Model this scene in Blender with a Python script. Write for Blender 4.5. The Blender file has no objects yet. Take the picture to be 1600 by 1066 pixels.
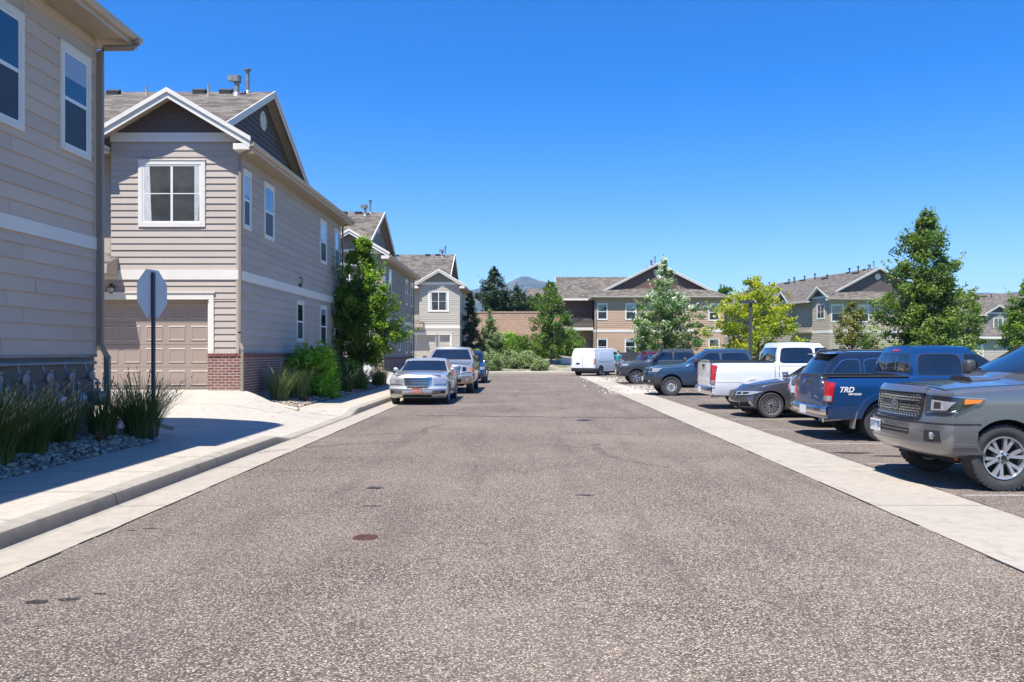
import bpy, bmesh, math, random
import numpy as np
from mathutils import Vector, Matrix
from math import radians as R, sin, cos, pi, sqrt

random.seed(7); rng = np.random.default_rng(11)
S = bpy.context.scene
COL = S.collection

# ------------------------------------------------------------------ camera
cam_d = bpy.data.cameras.new("camera"); cam = bpy.data.objects.new("camera", cam_d); COL.objects.link(cam)
cam.location = (0, 0, 1.7); cam.rotation_euler = (R(90), 0, 0)
cam_d.sensor_width = 36; cam_d.lens = 1300 / 1600 * 36
cam_d.shift_x = -15 / 1600; cam_d.shift_y = 16 / 1600
cam_d.clip_start = .1; cam_d.clip_end = 12000
S.camera = cam

# ------------------------------------------------------------------ sun and sky
SUNDIR = Vector((-.57, -1, 2.4)).normalized()
ELEV = math.asin(SUNDIR.z); AZ = math.atan2(SUNDIR.x, SUNDIR.y)
sun_d = bpy.data.lights.new("sun", 'SUN'); sun = bpy.data.objects.new("sun", sun_d); COL.objects.link(sun)
sun_d.energy = 4.9; sun_d.angle = R(.53); sun_d.color = (1, .965, .90)
sun.rotation_euler = (-SUNDIR).to_track_quat('-Z', 'Y').to_euler(); sun.location = (0, -20, 60)
W = bpy.data.worlds.new("World"); S.world = W; W.use_nodes = True
wn = W.node_tree; wn.nodes.clear()
sky = wn.nodes.new('ShaderNodeTexSky'); sky.sky_type = 'NISHITA'; sky.sun_disc = False
sky.sun_elevation = ELEV; sky.sun_rotation = AZ; sky.altitude = 1700; sky.air_density = 1.0; sky.dust_density = .2; sky.ozone_density = 2.2
hs = wn.nodes.new('ShaderNodeHueSaturation'); hs.inputs['Saturation'].default_value = 1.5; hs.inputs['Hue'].default_value = .512
bg = wn.nodes.new('ShaderNodeBackground'); bg.inputs['Strength'].default_value = .125
wo = wn.nodes.new('ShaderNodeOutputWorld')
wn.links.new(sky.outputs[0], hs.inputs['Color']); wn.links.new(hs.outputs[0], bg.inputs[0]); wn.links.new(bg.outputs[0], wo.inputs[0])
S.view_settings.view_transform = 'Standard'; S.view_settings.look = 'None'
S.view_settings.exposure = .9; S.view_settings.gamma = 1; S.view_settings.use_curve_mapping = False
try:
    S.cycles.use_denoising = True; S.cycles.max_bounces = 6; S.cycles.diffuse_bounces = 3
    S.cycles.transparent_max_bounces = 8; S.cycles.volume_bounces = 0
except Exception: pass

# ------------------------------------------------------------------ materials
class NT:
    def __init__(s, name):
        s.m = bpy.data.materials.new(name); s.m.use_nodes = True; s.t = s.m.node_tree
        s.b = s.t.nodes['Principled BSDF']; s.out = s.t.nodes['Material Output']
    def n(s, typ, **kw):
        x = s.t.nodes.new(typ)
        for k, v in kw.items():
            if isinstance(v, tuple) and k.startswith('i_'): x.inputs[k[2:]].default_value = v
            elif k.startswith('i_'): x.inputs[k[2:].replace('_', ' ')].default_value = v
            else: setattr(x, k, v)
        return x
    def l(s, a, b): s.t.links.new(a, b)
    def coord(s, scale=(1, 1, 1), kind='Object'):
        tc = s.n('ShaderNodeTexCoord'); mp = s.n('ShaderNodeMapping'); mp.inputs['Scale'].default_value = scale
        s.l(tc.outputs[kind], mp.inputs['Vector']); return mp.outputs[0]
    def noise(s, vec, scale, detail=3, rough=.55):
        x = s.n('ShaderNodeTexNoise'); x.inputs['Scale'].default_value = scale; x.inputs['Detail'].default_value = detail
        x.inputs['Roughness'].default_value = rough; s.l(vec, x.inputs['Vector']); return x.outputs['Fac']
    def ramp(s, fac, stops, interp='LINEAR'):
        x = s.n('ShaderNodeValToRGB'); cr = x.color_ramp; cr.interpolation = interp
        while len(cr.elements) < len(stops): cr.elements.new(.5)
        for e, (p, c) in zip(cr.elements, stops):
            e.position = p; e.color = (c[0], c[1], c[2], 1) if isinstance(c, (tuple, list)) else (c, c, c, 1)
        s.l(fac, x.inputs[0]); return x.outputs[0]
    def mix(s, fac, a, b, mode='MIX'):
        x = s.n('ShaderNodeMix', data_type='RGBA', blend_type=mode)
        if isinstance(fac, (int, float)): x.inputs[0].default_value = fac
        else: s.l(fac, x.inputs[0])
        for k, v in ((6, a), (7, b)):
            if isinstance(v, (tuple, list)): x.inputs[k].default_value = (v[0], v[1], v[2], 1)
            else: s.l(v, x.inputs[k])
        return x.outputs[2]
    def math(s, op, a, b=None, c=None):
        x = s.n('ShaderNodeMath', operation=op)
        for k, v in enumerate((a, b, c)):
            if v is None: continue
            if isinstance(v, (int, float)): x.inputs[k].default_value = v
            else: s.l(v, x.inputs[k])
        return x.outputs[0]
    def bump(s, h, strength=.3, dist=.01):
        x = s.n('ShaderNodeBump'); x.inputs['Strength'].default_value = strength; x.inputs['Distance'].default_value = dist
        s.l(h, x.inputs['Height']); s.l(x.outputs[0], s.b.inputs['Normal'])
    def col(s, c):
        if isinstance(c, (tuple, list)): s.b.inputs['Base Color'].default_value = (c[0], c[1], c[2], 1)
        else: s.l(c, s.b.inputs['Base Color'])
    def set(s, **kw):
        for k, v in kw.items(): s.b.inputs[k.replace('_', ' ')].default_value = v
        return s

def sc(c, f): return tuple(min(1, x * f) for x in c)

def plain(name, c, rough=.6, metal=0, coat=0, var=.08, scale=3.0, bump=0, spec=.5):
    t = NT(name); v = t.coord()
    n = t.noise(v, scale, 4)
    t.col(t.ramp(n, [(.25, sc(c, 1 - var)), (.75, sc(c, 1 + var))]))
    t.set(Roughness=rough, Metallic=metal); t.b.inputs['Coat Weight'].default_value = coat
    t.b.inputs['Coat Roughness'].default_value = .03; t.b.inputs['Specular IOR Level'].default_value = spec
    if bump: t.bump(t.noise(v, scale * 12, 3), .4, bump)
    return t.m

def paint(name, c, metal=.35, rough=.32):
    t = NT(name); v = t.coord()
    fl = t.noise(v, 900, 1)
    c1 = t.ramp(fl, [(.3, sc(c, .88)), (.7, sc(c, 1.15))])
    d = t.noise(v, 2.3, 5, .65)      # road dust, more of it low on the body
    sep = t.n('ShaderNodeSeparateXYZ'); t.l(v, sep.inputs[0])
    low = t.n('ShaderNodeMapRange'); low.inputs[1].default_value = .85; low.inputs[2].default_value = .25
    low.inputs[3].default_value = .0; low.inputs[4].default_value = .28; t.l(sep.outputs[2], low.inputs[0])
    f = t.math('MULTIPLY', low.outputs[0], t.ramp(d, [(.3, 0), (.75, 1)]))
    t.col(t.mix(f, c1, (.30, .26, .22)))
    t.set(Roughness=rough, Metallic=metal); t.b.inputs['Coat Weight'].default_value = 1; t.b.inputs['Coat Roughness'].default_value = .04
    return t.m

def siding(name, c):
    t = NT(name); v = t.coord((.35, .35, 1.2)); v2 = t.coord((1, 1, .15))
    at = t.n('ShaderNodeAttribute', attribute_name='rnd')
    a = t.ramp(at.outputs['Fac'], [(0, sc(c, .93)), (1, sc(c, 1.06))])
    n = t.noise(v, 2.2, 5, .6)
    b = t.mix(t.ramp(n, [(.35, 0.0), (.7, .35)]), a, sc(c, .82))
    st = t.noise(v2, 9, 3)
    b = t.mix(t.ramp(st, [(.55, 0.0), (.8, .18)]), b, sc(c, 1.15))
    t.col(b); t.set(Roughness=.75)
    g = t.coord((4, 4, 60)); t.bump(t.noise(g, 4, 3), .25, .004)
    return t.m

def shingle(name, axis, c=(.122, .102, .082)):
    t = NT(name); tc = t.n('ShaderNodeTexCoord'); sep = t.n('ShaderNodeSeparateXYZ'); t.l(tc.outputs['Object'], sep.inputs[0])
    cb = t.n('ShaderNodeCombineXYZ'); t.l(sep.outputs[0 if axis == 'x' else 1], cb.inputs[0])
    t.l(t.math('MULTIPLY', sep.outputs[2], 2.1), cb.inputs[1])
    br = t.n('ShaderNodeTexBrick'); t.l(cb.outputs[0], br.inputs['Vector'])
    br.inputs['Scale'].default_value = 1; br.inputs['Brick Width'].default_value = .36; br.inputs['Row Height'].default_value = .19
    br.inputs['Mortar Size'].default_value = .006; br.inputs['Bias'].default_value = -.1
    br.inputs['Color1'].default_value = (*sc(c, .42), 1); br.inputs['Color2'].default_value = (*sc(c, 1.9), 1); br.inputs['Mortar'].default_value = (*sc(c, .45), 1)
    n = t.noise(cb.outputs[0], 1.1, 5, .7); n2 = t.noise(tc.outputs['Object'], 60, 2)
    k = t.mix(t.ramp(n, [(.35, 0), (.7, .5)]), br.outputs[0], sc(c, 1.25))
    k = t.mix(t.ramp(n2, [(.4, 0), (.7, .45)]), k, sc(c, .6))
    t.col(k); t.set(Roughness=.9)
    h = t.math('ADD', br.outputs['Fac'], 0.0)
    t.bump(t.math('ADD', t.math('MULTIPLY', h, -1.0), t.math('MULTIPLY', br.outputs[0], .8)), .6, .02)
    return t.m

def brick(name, c1, c2, mortar, bw=.2, bh=.075, ms=.01):
    t = NT(name); tc = t.n('ShaderNodeTexCoord'); sep = t.n('ShaderNodeSeparateXYZ'); t.l(tc.outputs['Object'], sep.inputs[0])
    cb = t.n('ShaderNodeCombineXYZ'); t.l(t.math('ADD', sep.outputs[0], sep.outputs[1]), cb.inputs[0]); t.l(sep.outputs[2], cb.inputs[1])
    br = t.n('ShaderNodeTexBrick'); t.l(cb.outputs[0], br.inputs['Vector']); br.inputs['Scale'].default_value = 1
    br.inputs['Brick Width'].default_value = bw; br.inputs['Row Height'].default_value = bh; br.inputs['Mortar Size'].default_value = ms
    br.inputs['Color1'].default_value = (*c1, 1); br.inputs['Color2'].default_value = (*c2, 1); br.inputs['Mortar'].default_value = (*mortar, 1)
    n = t.noise(tc.outputs['Object'], 14, 4)
    t.col(t.mix(t.ramp(n, [(.4, 0), (.8, .4)]), br.outputs[0], sc(c1, .6))); t.set(Roughness=.9)
    t.bump(t.math('MULTIPLY', br.outputs['Fac'], -1.0), .7, .015); return t.m

def concrete(name, c=(.43, .38, .31), joint=0.0, jy=0.0, rough=.85):
    t = NT(name); tc = t.n('ShaderNodeTexCoord'); o = tc.outputs['Object']
    n1 = t.noise(o, .55, 6, .65); n2 = t.noise(o, 6, 5, .6); n3 = t.noise(o, 130, 2)
    k = t.mix(t.ramp(n1, [(.3, 0), (.75, .7)]), sc(c, 1.1), sc(c, .80))
    k = t.mix(t.ramp(n2, [(.45, 0), (.72, .55)]), k, sc(c, .66))
    k = t.mix(t.ramp(n3, [(.35, 0), (.7, .3)]), k, sc(c, .7))
    n4 = t.noise(t.coord((1.4, .5, 1)), 2.6, 4, .7)
    k = t.mix(t.ramp(n4, [(.60, 0), (.70, .5)]), k, sc(c, .45))
    if joint:
        sep = t.n('ShaderNodeSeparateXYZ'); t.l(o, sep.inputs[0])
        wob = t.math('MULTIPLY', n2, .012)
        f = t.math('PINGPONG', t.math('ADD', sep.outputs[1], wob), joint / 2)
        g = t.math('LESS_THAN', f, .013)
        k = t.mix(g, k, sc(c, .35))
    t.col(k); t.set(Roughness=rough); t.bump(t.math('ADD', n3, t.math('MULTIPLY', n2, .7)), .35, .004); return t.m

def asphalt(name, dark=1.0):
    t = NT(name); tc = t.n('ShaderNodeTexCoord'); o = tc.outputs['Object']
    v = t.n('ShaderNodeTexVoronoi', feature='F1'); v.inputs['Scale'].default_value = 86; t.l(o, v.inputs['Vector'])
    sp = t.n('ShaderNodeSeparateColor'); t.l(v.outputs['Color'], sp.inputs[0])
    chips = t.ramp(sp.outputs[0], [(0, (.03, .022, .016)), (.2, (.115, .088, .067)), (.48, (.275, .212, .165)), (.76, (.47, .374, .29)), (1, (.78, .66, .52))])
    edge = t.ramp(v.outputs['Distance'], [(.30, 0.0), (.68, .88)])
    k = t.mix(edge, chips, (.03, .023, .019))
    n0 = t.noise(o, 46, 3, .7)
    k = t.mix(t.ramp(n0, [(.35, .35), (.65, 0)]), k, (.045, .034, .028))
    n1 = t.noise(o, .35, 5, .62); n2 = t.noise(t.coord((1.6, .18, 1)), 1.2, 5, .6)
    k = t.mix(t.ramp(n1, [(.35, .0), (.7, .32)]), k, (.35, .28, .222))
    k = t.mix(t.ramp(n2, [(.5, 0), (.75, .5)]), k, (.075, .058, .047))
    k = t.mix(1.0, k, (dark, dark, dark), 'MULTIPLY')
    t.col(k); t.set(Roughness=.88); t.b.inputs['Specular IOR Level'].default_value = .18
    t.b.inputs['Diffuse Roughness'].default_value = 1.0; t.b.inputs['Sheen Weight'].default_value = .1; t.b.inputs['Sheen Roughness'].default_value = .45; t.b.inputs['Sheen Tint'].default_value = (1, .9, .86, 1)
    t.bump(t.math('ADD', t.math('MULTIPLY', v.outputs['Distance'], -1.4), n0), .75, .009); return t.m

def leafmat(name, cols, trans=.42, rough=.5):
    t = NT(name); at = t.n('ShaderNodeAttribute', attribute_name='rnd')
    n = len(cols); t.t.nodes.remove(t.b)
    k = t.ramp(at.outputs['Fac'], [(i / max(1, n - 1), c) for i, c in enumerate(cols)])
    b = t.n('ShaderNodeBsdfPrincipled'); t.l(k, b.inputs['Base Color']); b.inputs['Roughness'].default_value = rough
    b.inputs['Specular IOR Level'].default_value = .35
    tr = t.n('ShaderNodeBsdfTranslucent'); t.l(t.mix(1.0, k, (1.3, 1.5, .7), 'MULTIPLY'), tr.inputs[0])
    mx = t.n('ShaderNodeMixShader'); mx.inputs[0].default_value = trans
    t.l(b.outputs[0], mx.inputs[1]); t.l(tr.outputs[0], mx.inputs[2]); t.l(mx.outputs[0], t.out.inputs[0]); return t.m

def glassmat(name, c=(.012, .016, .02), rough=.02, spec=.8):
    t = NT(name); v = t.coord(); n = t.noise(v, 1.7, 3)
    t.col(t.ramp(n, [(.3, sc(c, .7)), (.7, sc(c, 1.5))])); t.set(Roughness=rough, IOR=1.55); t.b.inputs['Specular IOR Level'].default_value = spec
    t.b.inputs['Coat Weight'].default_value = .6; t.b.inputs['Coat Roughness'].default_value = .01
    t.bump(t.noise(v, .8, 2), .03, .02); return t.m

M = {}
M['asphalt'] = asphalt('asphalt'); M['asphalt_lot'] = asphalt('asphalt_lot', .95)
M['concrete'] = concrete('concrete', joint=1.52); M['concrete_pan'] = concrete('concrete_pan', (.38, .33, .265), joint=3.05)
M['concrete_kerb'] = concrete('concrete_kerb', (.33, .29, .235), joint=3.05); M['concrete_plain'] = concrete('concrete_plain')
M['concrete_drive'] = concrete('concrete_drive', (.43, .385, .32), joint=3.4)
M['foundation'] = plain('foundation', (.30, .285, .265), .9, bump=.003)
M['shx'] = shingle('shingles_x', 'x'); M['shy'] = shingle('shingles_y', 'y')
M['brick'] = brick('red_brick', (.165, .06, .045), (.24, .095, .07), (.42, .38, .34))
M['block'] = brick('tan_block', (.42, .27, .18), (.50, .34, .24), (.26, .17, .12), .45, .2, .012)
M['trim'] = plain('white_trim', (.70, .655, .58), .6, var=.05, scale=1.5)
M['fascia'] = plain('beige_fascia', (.48, .40, .31), .55, var=.06, scale=2)
M['soffit'] = plain('beige_soffit', (.42, .335, .25), .7, var=.05)
M['vinyl'] = plain('white_vinyl', (.72, .72, .70), .4, var=.03)
M['spout'] = plain('taupe_gutter', (.26, .21, .16), .45, var=.08)
M['glass'] = glassmat('window_glass'); M['screen'] = plain('insect_screen', (.028, .03, .036), .45, var=.2, scale=2)
M['roomglass'] = glassmat('room_window_glass', (.045, .05, .05), .04, .7)
M['curtain'] = plain('white_curtain', (.5, .5, .49), .8, var=.15, scale=9)
M['galv'] = plain('galvanised_metal', (.26, .25, .24), .5, .5, var=.2, scale=8)
M['rust'] = plain('rusty_iron', (.075, .028, .02), .8, var=.4, scale=25, bump=.003)
M['black'] = plain('black_rubber', (.02, .02, .021), .7, var=.15)
M['blackgloss'] = plain('gloss_black', (.015, .015, .017), .15, coat=.6)
M['chrome'] = plain('chrome', (.58, .56, .54), .24, 1.0, var=.05)
M['alloy'] = plain('alloy', (.50, .50, .51), .3, .7, var=.06)
M['dullchrome'] = plain('dull_chrome', (.30, .30, .30), .3, .9)
M['steelwheel'] = plain('steel_wheel', (.50, .49, .48), .4, .5, var=.1)
M['tyre'] = plain('tyre', (.045, .043, .042), .85, var=.25, scale=14, bump=.004)
M['plastic'] = plain('dark_plastic', (.045, .046, .05), .55, var=.1)
M['under'] = plain('underbody', (.018, .017, .017), .9)
M['carglass'] = glassmat('car_glass', (.008, .011, .016), .02, .9)
M['red'] = plain('red_lens', (.45, .012, .015), .15, coat=1, var=.15, scale=20)
M['amber'] = plain('amber_lens', (.75, .19, .02), .15, coat=1, var=.1, scale=20)
M['clear'] = plain('clear_lens', (.36, .37, .38), .12, .3, coat=1, var=.25, scale=25)
M['dirt'] = plain('mulch', (.10, .065, .045), .95, var=.35, scale=20, bump=.02)
M['bark'] = plain('bark', (.10, .08, .062), .9, var=.3, scale=15, bump=.01)
M['palebark'] = plain('pale_bark', (.22, .19, .155), .85, var=.3, scale=12, bump=.006)
M['kerb_face'] = concrete('dark_kerb_face', (.20, .165, .125), joint=3.05)  # darker concrete tone, given only to the upright kerb face
M['line'] = plain('faded_line_paint', (.27, .24, .215), .8, var=.4, scale=9)
M['tar'] = plain('tar_seal', (.03, .026, .026), .6, var=.3, scale=10)
M['signback'] = plain('sign_back_aluminium', (.50, .52, .54), .5, .3, var=.06)
M['postgreen'] = plain('channel_post', (.07, .075, .085), .6, .3)
M['white'] = plain('white_plate', (.75, .76, .78), .4); M['skin'] = plain('skin', (.42, .23, .16), .55, var=.05)

# ------------------------------------------------------------------ mesh helpers
def ident(p): return p
class MB:
    def __init__(s, tf=None): s.v = []; s.f = []; s.mi = []; s.r = []; s.tf = tf or ident
    def pt(s, p): s.v.append(tuple(s.tf(p))); return len(s.v) - 1
    def face(s, pts, mi=0, r=None):
        b = [s.pt(p) for p in pts]; s.f.append(b); s.mi.append(mi); s.r.append(random.random() if r is None else r)
    def box(s, a, b, mi=0):
        x0, y0, z0 = a; x1, y1, z1 = b
        P = [(x0, y0, z0), (x1, y0, z0), (x1, y1, z0), (x0, y1, z0), (x0, y0, z1), (x1, y0, z1), (x1, y1, z1), (x0, y1, z1)]
        i = [s.pt(p) for p in P]; r = random.random()
        for q in ((3, 2, 1, 0), (4, 5, 6, 7), (0, 1, 5, 4), (1, 2, 6, 5), (2, 3, 7, 6), (3, 0, 4, 7)):
            s.f.append([i[k] for k in q]); s.mi.append(mi); s.r.append(r)
        return s
    def prism(s, poly, ext, mi=0):
        """poly: 3D points, ext: vector to extrude along"""
        n = len(poly); a = [s.pt(p) for p in poly]; b = [s.pt(tuple(p[k] + ext[k] for k in range(3))) for p in poly]; r = random.random()
        s.f.append(a[::-1]); s.f.append(b); s.mi += [mi, mi]; s.r += [r, r]
        for k in range(n):
            j = (k + 1) % n; s.f.append([a[k], a[j], b[j], b[k]]); s.mi.append(mi); s.r.append(r)
        return s
    def bar(s, p0, p1, w, h, up=(0, 0, 1), mi=0):
        p0 = Vector(p0); p1 = Vector(p1); d = (p1 - p0).normalized(); sd = d.cross(Vector(up)).normalized(); u = sd.cross(d).normalized()
        q = [p0 + sd * a * w / 2 + u * b * h / 2 for a, b in ((-1, -1), (1, -1), (1, 1), (-1, 1))]
        return s.prism([tuple(x) for x in q], tuple(p1 - p0), mi)
    def tube(s, pts, rad, n=8, mi=0, cap=True):
        pts = [Vector(p) for p in pts]; rings = []
        if not isinstance(rad, (list, tuple)): rad = [rad] * len(pts)
        ref = Vector((.31, .2, .93)).normalized()
        for i, p in enumerate(pts):
            d = (pts[min(i + 1, len(pts) - 1)] - pts[max(i - 1, 0)]).normalized()
            rr = ref if abs(d.dot(ref)) < .95 else Vector((1, 0, 0))
            a = d.cross(rr).normalized(); b = d.cross(a)
            rings.append([s.pt(p + (a * cos(2 * pi * k / n) + b * sin(2 * pi * k / n)) * rad[i]) for k in range(n)])
        for q, w in zip(rings, rings[1:]):
            for k in range(n):
                j = (k + 1) % n; s.f.append([q[k], q[j], w[j], w[k]]); s.mi.append(mi); s.r.append(.5)
        if cap: s.f += [rings[0][::-1], rings[-1]]; s.mi += [mi, mi]; s.r += [.5, .5]
        return s
    def lathe(s, prof, c, axis='y', n=32, mi=0, close=False):
        """prof: (along axis, radius)"""
        rings = []
        for a, r in prof:
            ring = []
            for k in range(n):
                t = 2 * pi * k / n; u, w = r * cos(t), r * sin(t)
                p = {'y': (c[0] + u, c[1] + a, c[2] + w), 'z': (c[0] + u, c[1] + w, c[2] + a), 'x': (c[0] + a, c[1] + u, c[2] + w)}[axis]
                ring.append(s.pt(p))
            rings.append(ring)
        prs = list(zip(rings, rings[1:]))
        if close: prs.append((rings[-1], rings[0]))
        for q, w in prs:
            for k in range(n):
                j = (k + 1) % n; s.f.append([q[k], q[j], w[j], w[k]]); s.mi.append(mi); s.r.append(.5)
        if not close: s.f += [rings[0][::-1], rings[-1]]; s.mi += [mi, mi]; s.r += [.5, .5]
        return s
    def grid(s, fn, nu, nv, mi=0):
        ids = [[s.pt(fn(i / nu, j / nv)) for j in range(nv + 1)] for i in range(nu + 1)]
        for i in range(nu):
            for j in range(nv): s.f.append([ids[i][j], ids[i + 1][j], ids[i + 1][j + 1], ids[i][j + 1]]); s.mi.append(mi); s.r.append(.5)
        return s
    def mesh(s, name, mats, smooth=None, weld=False, fixn=True):
        me = bpy.data.meshes.new(name); me.from_pydata(s.v, [], s.f)
        for m in (mats if isinstance(mats, (list, tuple)) else [mats]): me.materials.append(m)
        me.polygons.foreach_set('material_index', s.mi)
        at = me.attributes.new('rnd', 'FLOAT', 'FACE'); at.data.foreach_set('value', s.r)
        if weld or fixn:
            bm = bmesh.new(); bm.from_mesh(me)
            if weld: bmesh.ops.remove_doubles(bm, verts=bm.verts, dist=1e-5)
            if fixn: bmesh.ops.recalc_face_normals(bm, faces=bm.faces)
            bm.to_mesh(me); bm.free()
        if smooth is not None:
            me.polygons.foreach_set('use_smooth', [True] * len(me.polygons)); me.set_sharp_from_angle(angle=R(smooth))
        me.update(); return me
    def build(s, name, mats, parent=None, smooth=None, weld=False, fixn=True, loc=None):
        o = bpy.data.objects.new(name, s.mesh(name, mats, smooth, weld, fixn)); COL.objects.link(o); o.parent = parent
        if loc: o.location = loc
        return o

def thing(name, label, cat, loc=(0, 0, 0), rz=0, group=None):
    o = bpy.data.objects.new(name, None); COL.objects.link(o); o.location = loc; o.rotation_euler = (0, 0, rz)
    o.empty_display_size = .3; o['label'] = label; o['category'] = cat
    if group: o['group'] = group
    return o
def tag(o, label, cat, group=None, kind=None):
    o['label'] = label; o['category'] = cat
    if group: o['group'] = group
    if kind: o['kind'] = kind
    return o
def struct(o, label=None, cat=None):
    o['kind'] = 'structure'
    if label: o['label'] = label; o['category'] = cat or o.name
    return o
def recenter(o, loc):
    me = o.data; me.transform(Matrix.Translation(-Vector(loc))); o.location = loc; return o
def sstep(x): x = max(0, min(1, x)); return x * x * (3 - 2 * x)
# ================================================================== THE SETTING
mb = MB(); mb.face([(-5000, -300, -.08), (5000, -300, -.08), (5000, 4150, -.08), (-5000, 4150, -.08)])
t = NT('dry_ground'); v = t.coord(); n1 = t.noise(v, .02, 6); n2 = t.noise(v, 3, 4)
k = t.mix(t.ramp(n1, [(.35, 0), (.65, 1)]), (.16, .15, .075), (.09, .115, .045)); t.col(t.mix(t.ramp(n2, [(.4, 0), (.7, .4)]), k, (.20, .17, .10))); t.set(Roughness=.95)
struct(mb.build('ground', t.m), 'dry grassy ground reaching to the foot of the mountains', 'ground')

# road and lot
mb = MB(); mb.face([(-3.9, -12, 0), (3.87, -12, 0), (3.87, 56.5, 0), (3.87, 62, 0), (-3.9, 62, 0)])
struct(mb.build('road', M['asphalt']), 'brownish chip seal road running straight away between the houses', 'road')
mb = MB(); mb.face([(5.1, -12, 0), (11.4, -12, 0), (11.4, 50, 0), (30, 50, 0), (30, 62, 0), (3.87, 62, 0), (3.87, 56.5, 0), (5.1, 56.5, 0)])
struct(mb.build('parking_lot', M['asphalt_lot']), 'asphalt parking bay with faded stall lines along the right side', 'parking lot')
mb = MB(); mb.box((3.87, -12, -.08), (5.1, 56.5, .006))
struct(mb.build('concrete_pan', M['concrete_pan']), 'pale concrete drainage strip between the road and the parking bay', 'drainage strip')
mb = MB()
for k in range(-4, 15):
    y = 9.8 + 2.74 * k
    if y < 48: mb.box((5.2, y - .045, 0), (10.7, y + .045, .005))
struct(mb.build('stall_line', M['line'])); 
# stains and cracks: thin irregular sheets
def blob(mb, cx, cy, rx, ry, z, n=22):
    mb.face([(cx + rx * cos(a) * random.uniform(.7, 1.15), cy + ry * sin(a) * random.uniform(.7, 1.15), z) for a in [2 * pi * i / n for i in range(n)]])
mb = MB()
for px, py, rx, ry in ((58, 941, .085, .05), (107, 937, .07, .045), (155, 928, .05, .02), (585, 763, .11, .09), (580, 791, .12, .03), (235, 826, .10, .02),
                       (915, 774, .15, .04), (205, 829, .06, .015), (912, 657, .22, .25), (985, 655, .2, .08)):
    d = 2210 / (py - 549); blob(mb, (px - 815) * d / 1300, d, rx, ry, .004)
for px, py in ((1395, 713), (1330, 708), (1440, 728)):
    d = 2210 / (py - 549); blob(mb, (px - 815) * d / 1300, d, .35, .12, .0045)
t = NT('oil_stain'); v = t.coord(); nn = t.noise(v, 40, 3)
t.col((.03, .024, .022)); t.set(Roughness=.6); t.l(t.ramp(nn, [(.35, .35), (.55, .9)]), t.b.inputs['Alpha'])
struct(mb.build('oil_stain', t.m))
mb = MB()
for cx, cy, rad, a0, a1, w in ((-1.5, 12.0, 3.4, 1.75, 2.7, .09), (-1.5, 12.0, 4.9, 1.7, 2.45, .08), (.5, 18.0, 2.6, 2.6, 3.5, .08), (4.5, 14.5, 3.2, 2.9, 3.9, .08), (-2.4, 24.5, 2.2, 5.6, 6.6, .09), (1.5, 16.0, 1.3, 3.6, 4.9, .05)):
    n = 26
    for k in range(n):
        t0 = a0 + (a1 - a0) * k / n; t1 = a0 + (a1 - a0) * (k + 1) / n; r0_ = rad - w; r1_ = rad + w
        mb.face([(cx + r0_ * cos(t0), cy + 1.8 * r0_ * sin(t0) * .6, .003), (cx + r1_ * cos(t0), cy + 1.8 * r1_ * sin(t0) * .6, .003), (cx + r1_ * cos(t1), cy + 1.8 * r1_ * sin(t1) * .6, .003), (cx + r0_ * cos(t1), cy + 1.8 * r0_ * sin(t1) * .6, .003)])
t = NT('tyre_mark'); v = t.coord(); nn = t.noise(v, 14, 4); t.col((.05, .04, .036)); t.set(Roughness=.8); t.l(t.ramp(nn, [(.4, 0), (.7, .42)]), t.b.inputs['Alpha'])
struct(mb.build('tyre_mark', t.m, fixn=False)); mb = MB()
def crack(pts, w):
    out = []
    for (x0, y0), (x1, y1) in zip(pts, pts[1:]):
        for k in range(10):
            f = k / 10; out.append((x0 + (x1 - x0) * f + random.gauss(0, .012), y0 + (y1 - y0) * f + random.gauss(0, .03)))
    out.append(pts[-1])
    for a, b in zip(out, out[1:]): ww = w * random.uniform(.5, 1.2); mb.face([(a[0], a[1] - ww, .0035), (b[0], b[1] - ww, .0035), (b[0], b[1] + ww, .0035), (a[0], a[1] + ww, .0035)])
crack([(-2.8, 21.9), (-1, 21.8), (1.2, 21.4), (3.85, 21.3)], .05)
crack([(-3.8, 27.4), (-.5, 27.8), (3.85, 27.6)], .03); crack([(-1.6, 38.5), (3.85, 38.2)], .09)
crack([(-3.2, 13.2), (-1.4, 13.5), (.3, 13.1), (1.1, 13.4)], .006); crack([(.8, 17.3), (2.4, 17.0), (3.8, 17.4)], .01); crack([(-3.8, 33.5), (0, 33.1), (3.8, 33.6)], .04); crack([(-3.8, 47), (3.8, 46.8)], .08)
crack([(-1.2, 9.5), (-1.0, 12.5), (-1.25, 15), (-.9, 19)], .003); crack([(2.2, 14), (2.0, 17), (2.35, 22), (2.1, 27)], .004)
rs = random.Random(3)
for x in (3.862, -3.892, 5.108):
    y = 3.0
    while y < 50:
        L_ = rs.uniform(.15, .9); a = x + rs.gauss(0, .003); w = rs.uniform(.004, .013); mb.face([(a - w, y, .0075), (a + w, y, .0075), (a + w * rs.uniform(.3, 1.4), y + L_, .0075), (a - w * rs.uniform(.3, 1.4), y + L_, .0075)]); y += L_ + rs.choice([0, .02, .3])
struct(mb.build('road_crack', M['tar']))
mb = MB(); d = 2210 / (840 - 549); cx = (571 - 815) * d / 1300
mb.lathe([(0, .115), (.006, .115), (.009, .10)], (cx, d, 0), 'z', 28)
for a in range(6): mb.box((cx - .08 + a * .027, d - .055, .008), (cx - .07 + a * .027, d + .055, .0125))
valve = mb.build('valve_cover', M['rust'], smooth=30); tag(recenter(valve, (cx, d, 0)), 'small round rusty iron cover set in the road', 'cover')

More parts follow.
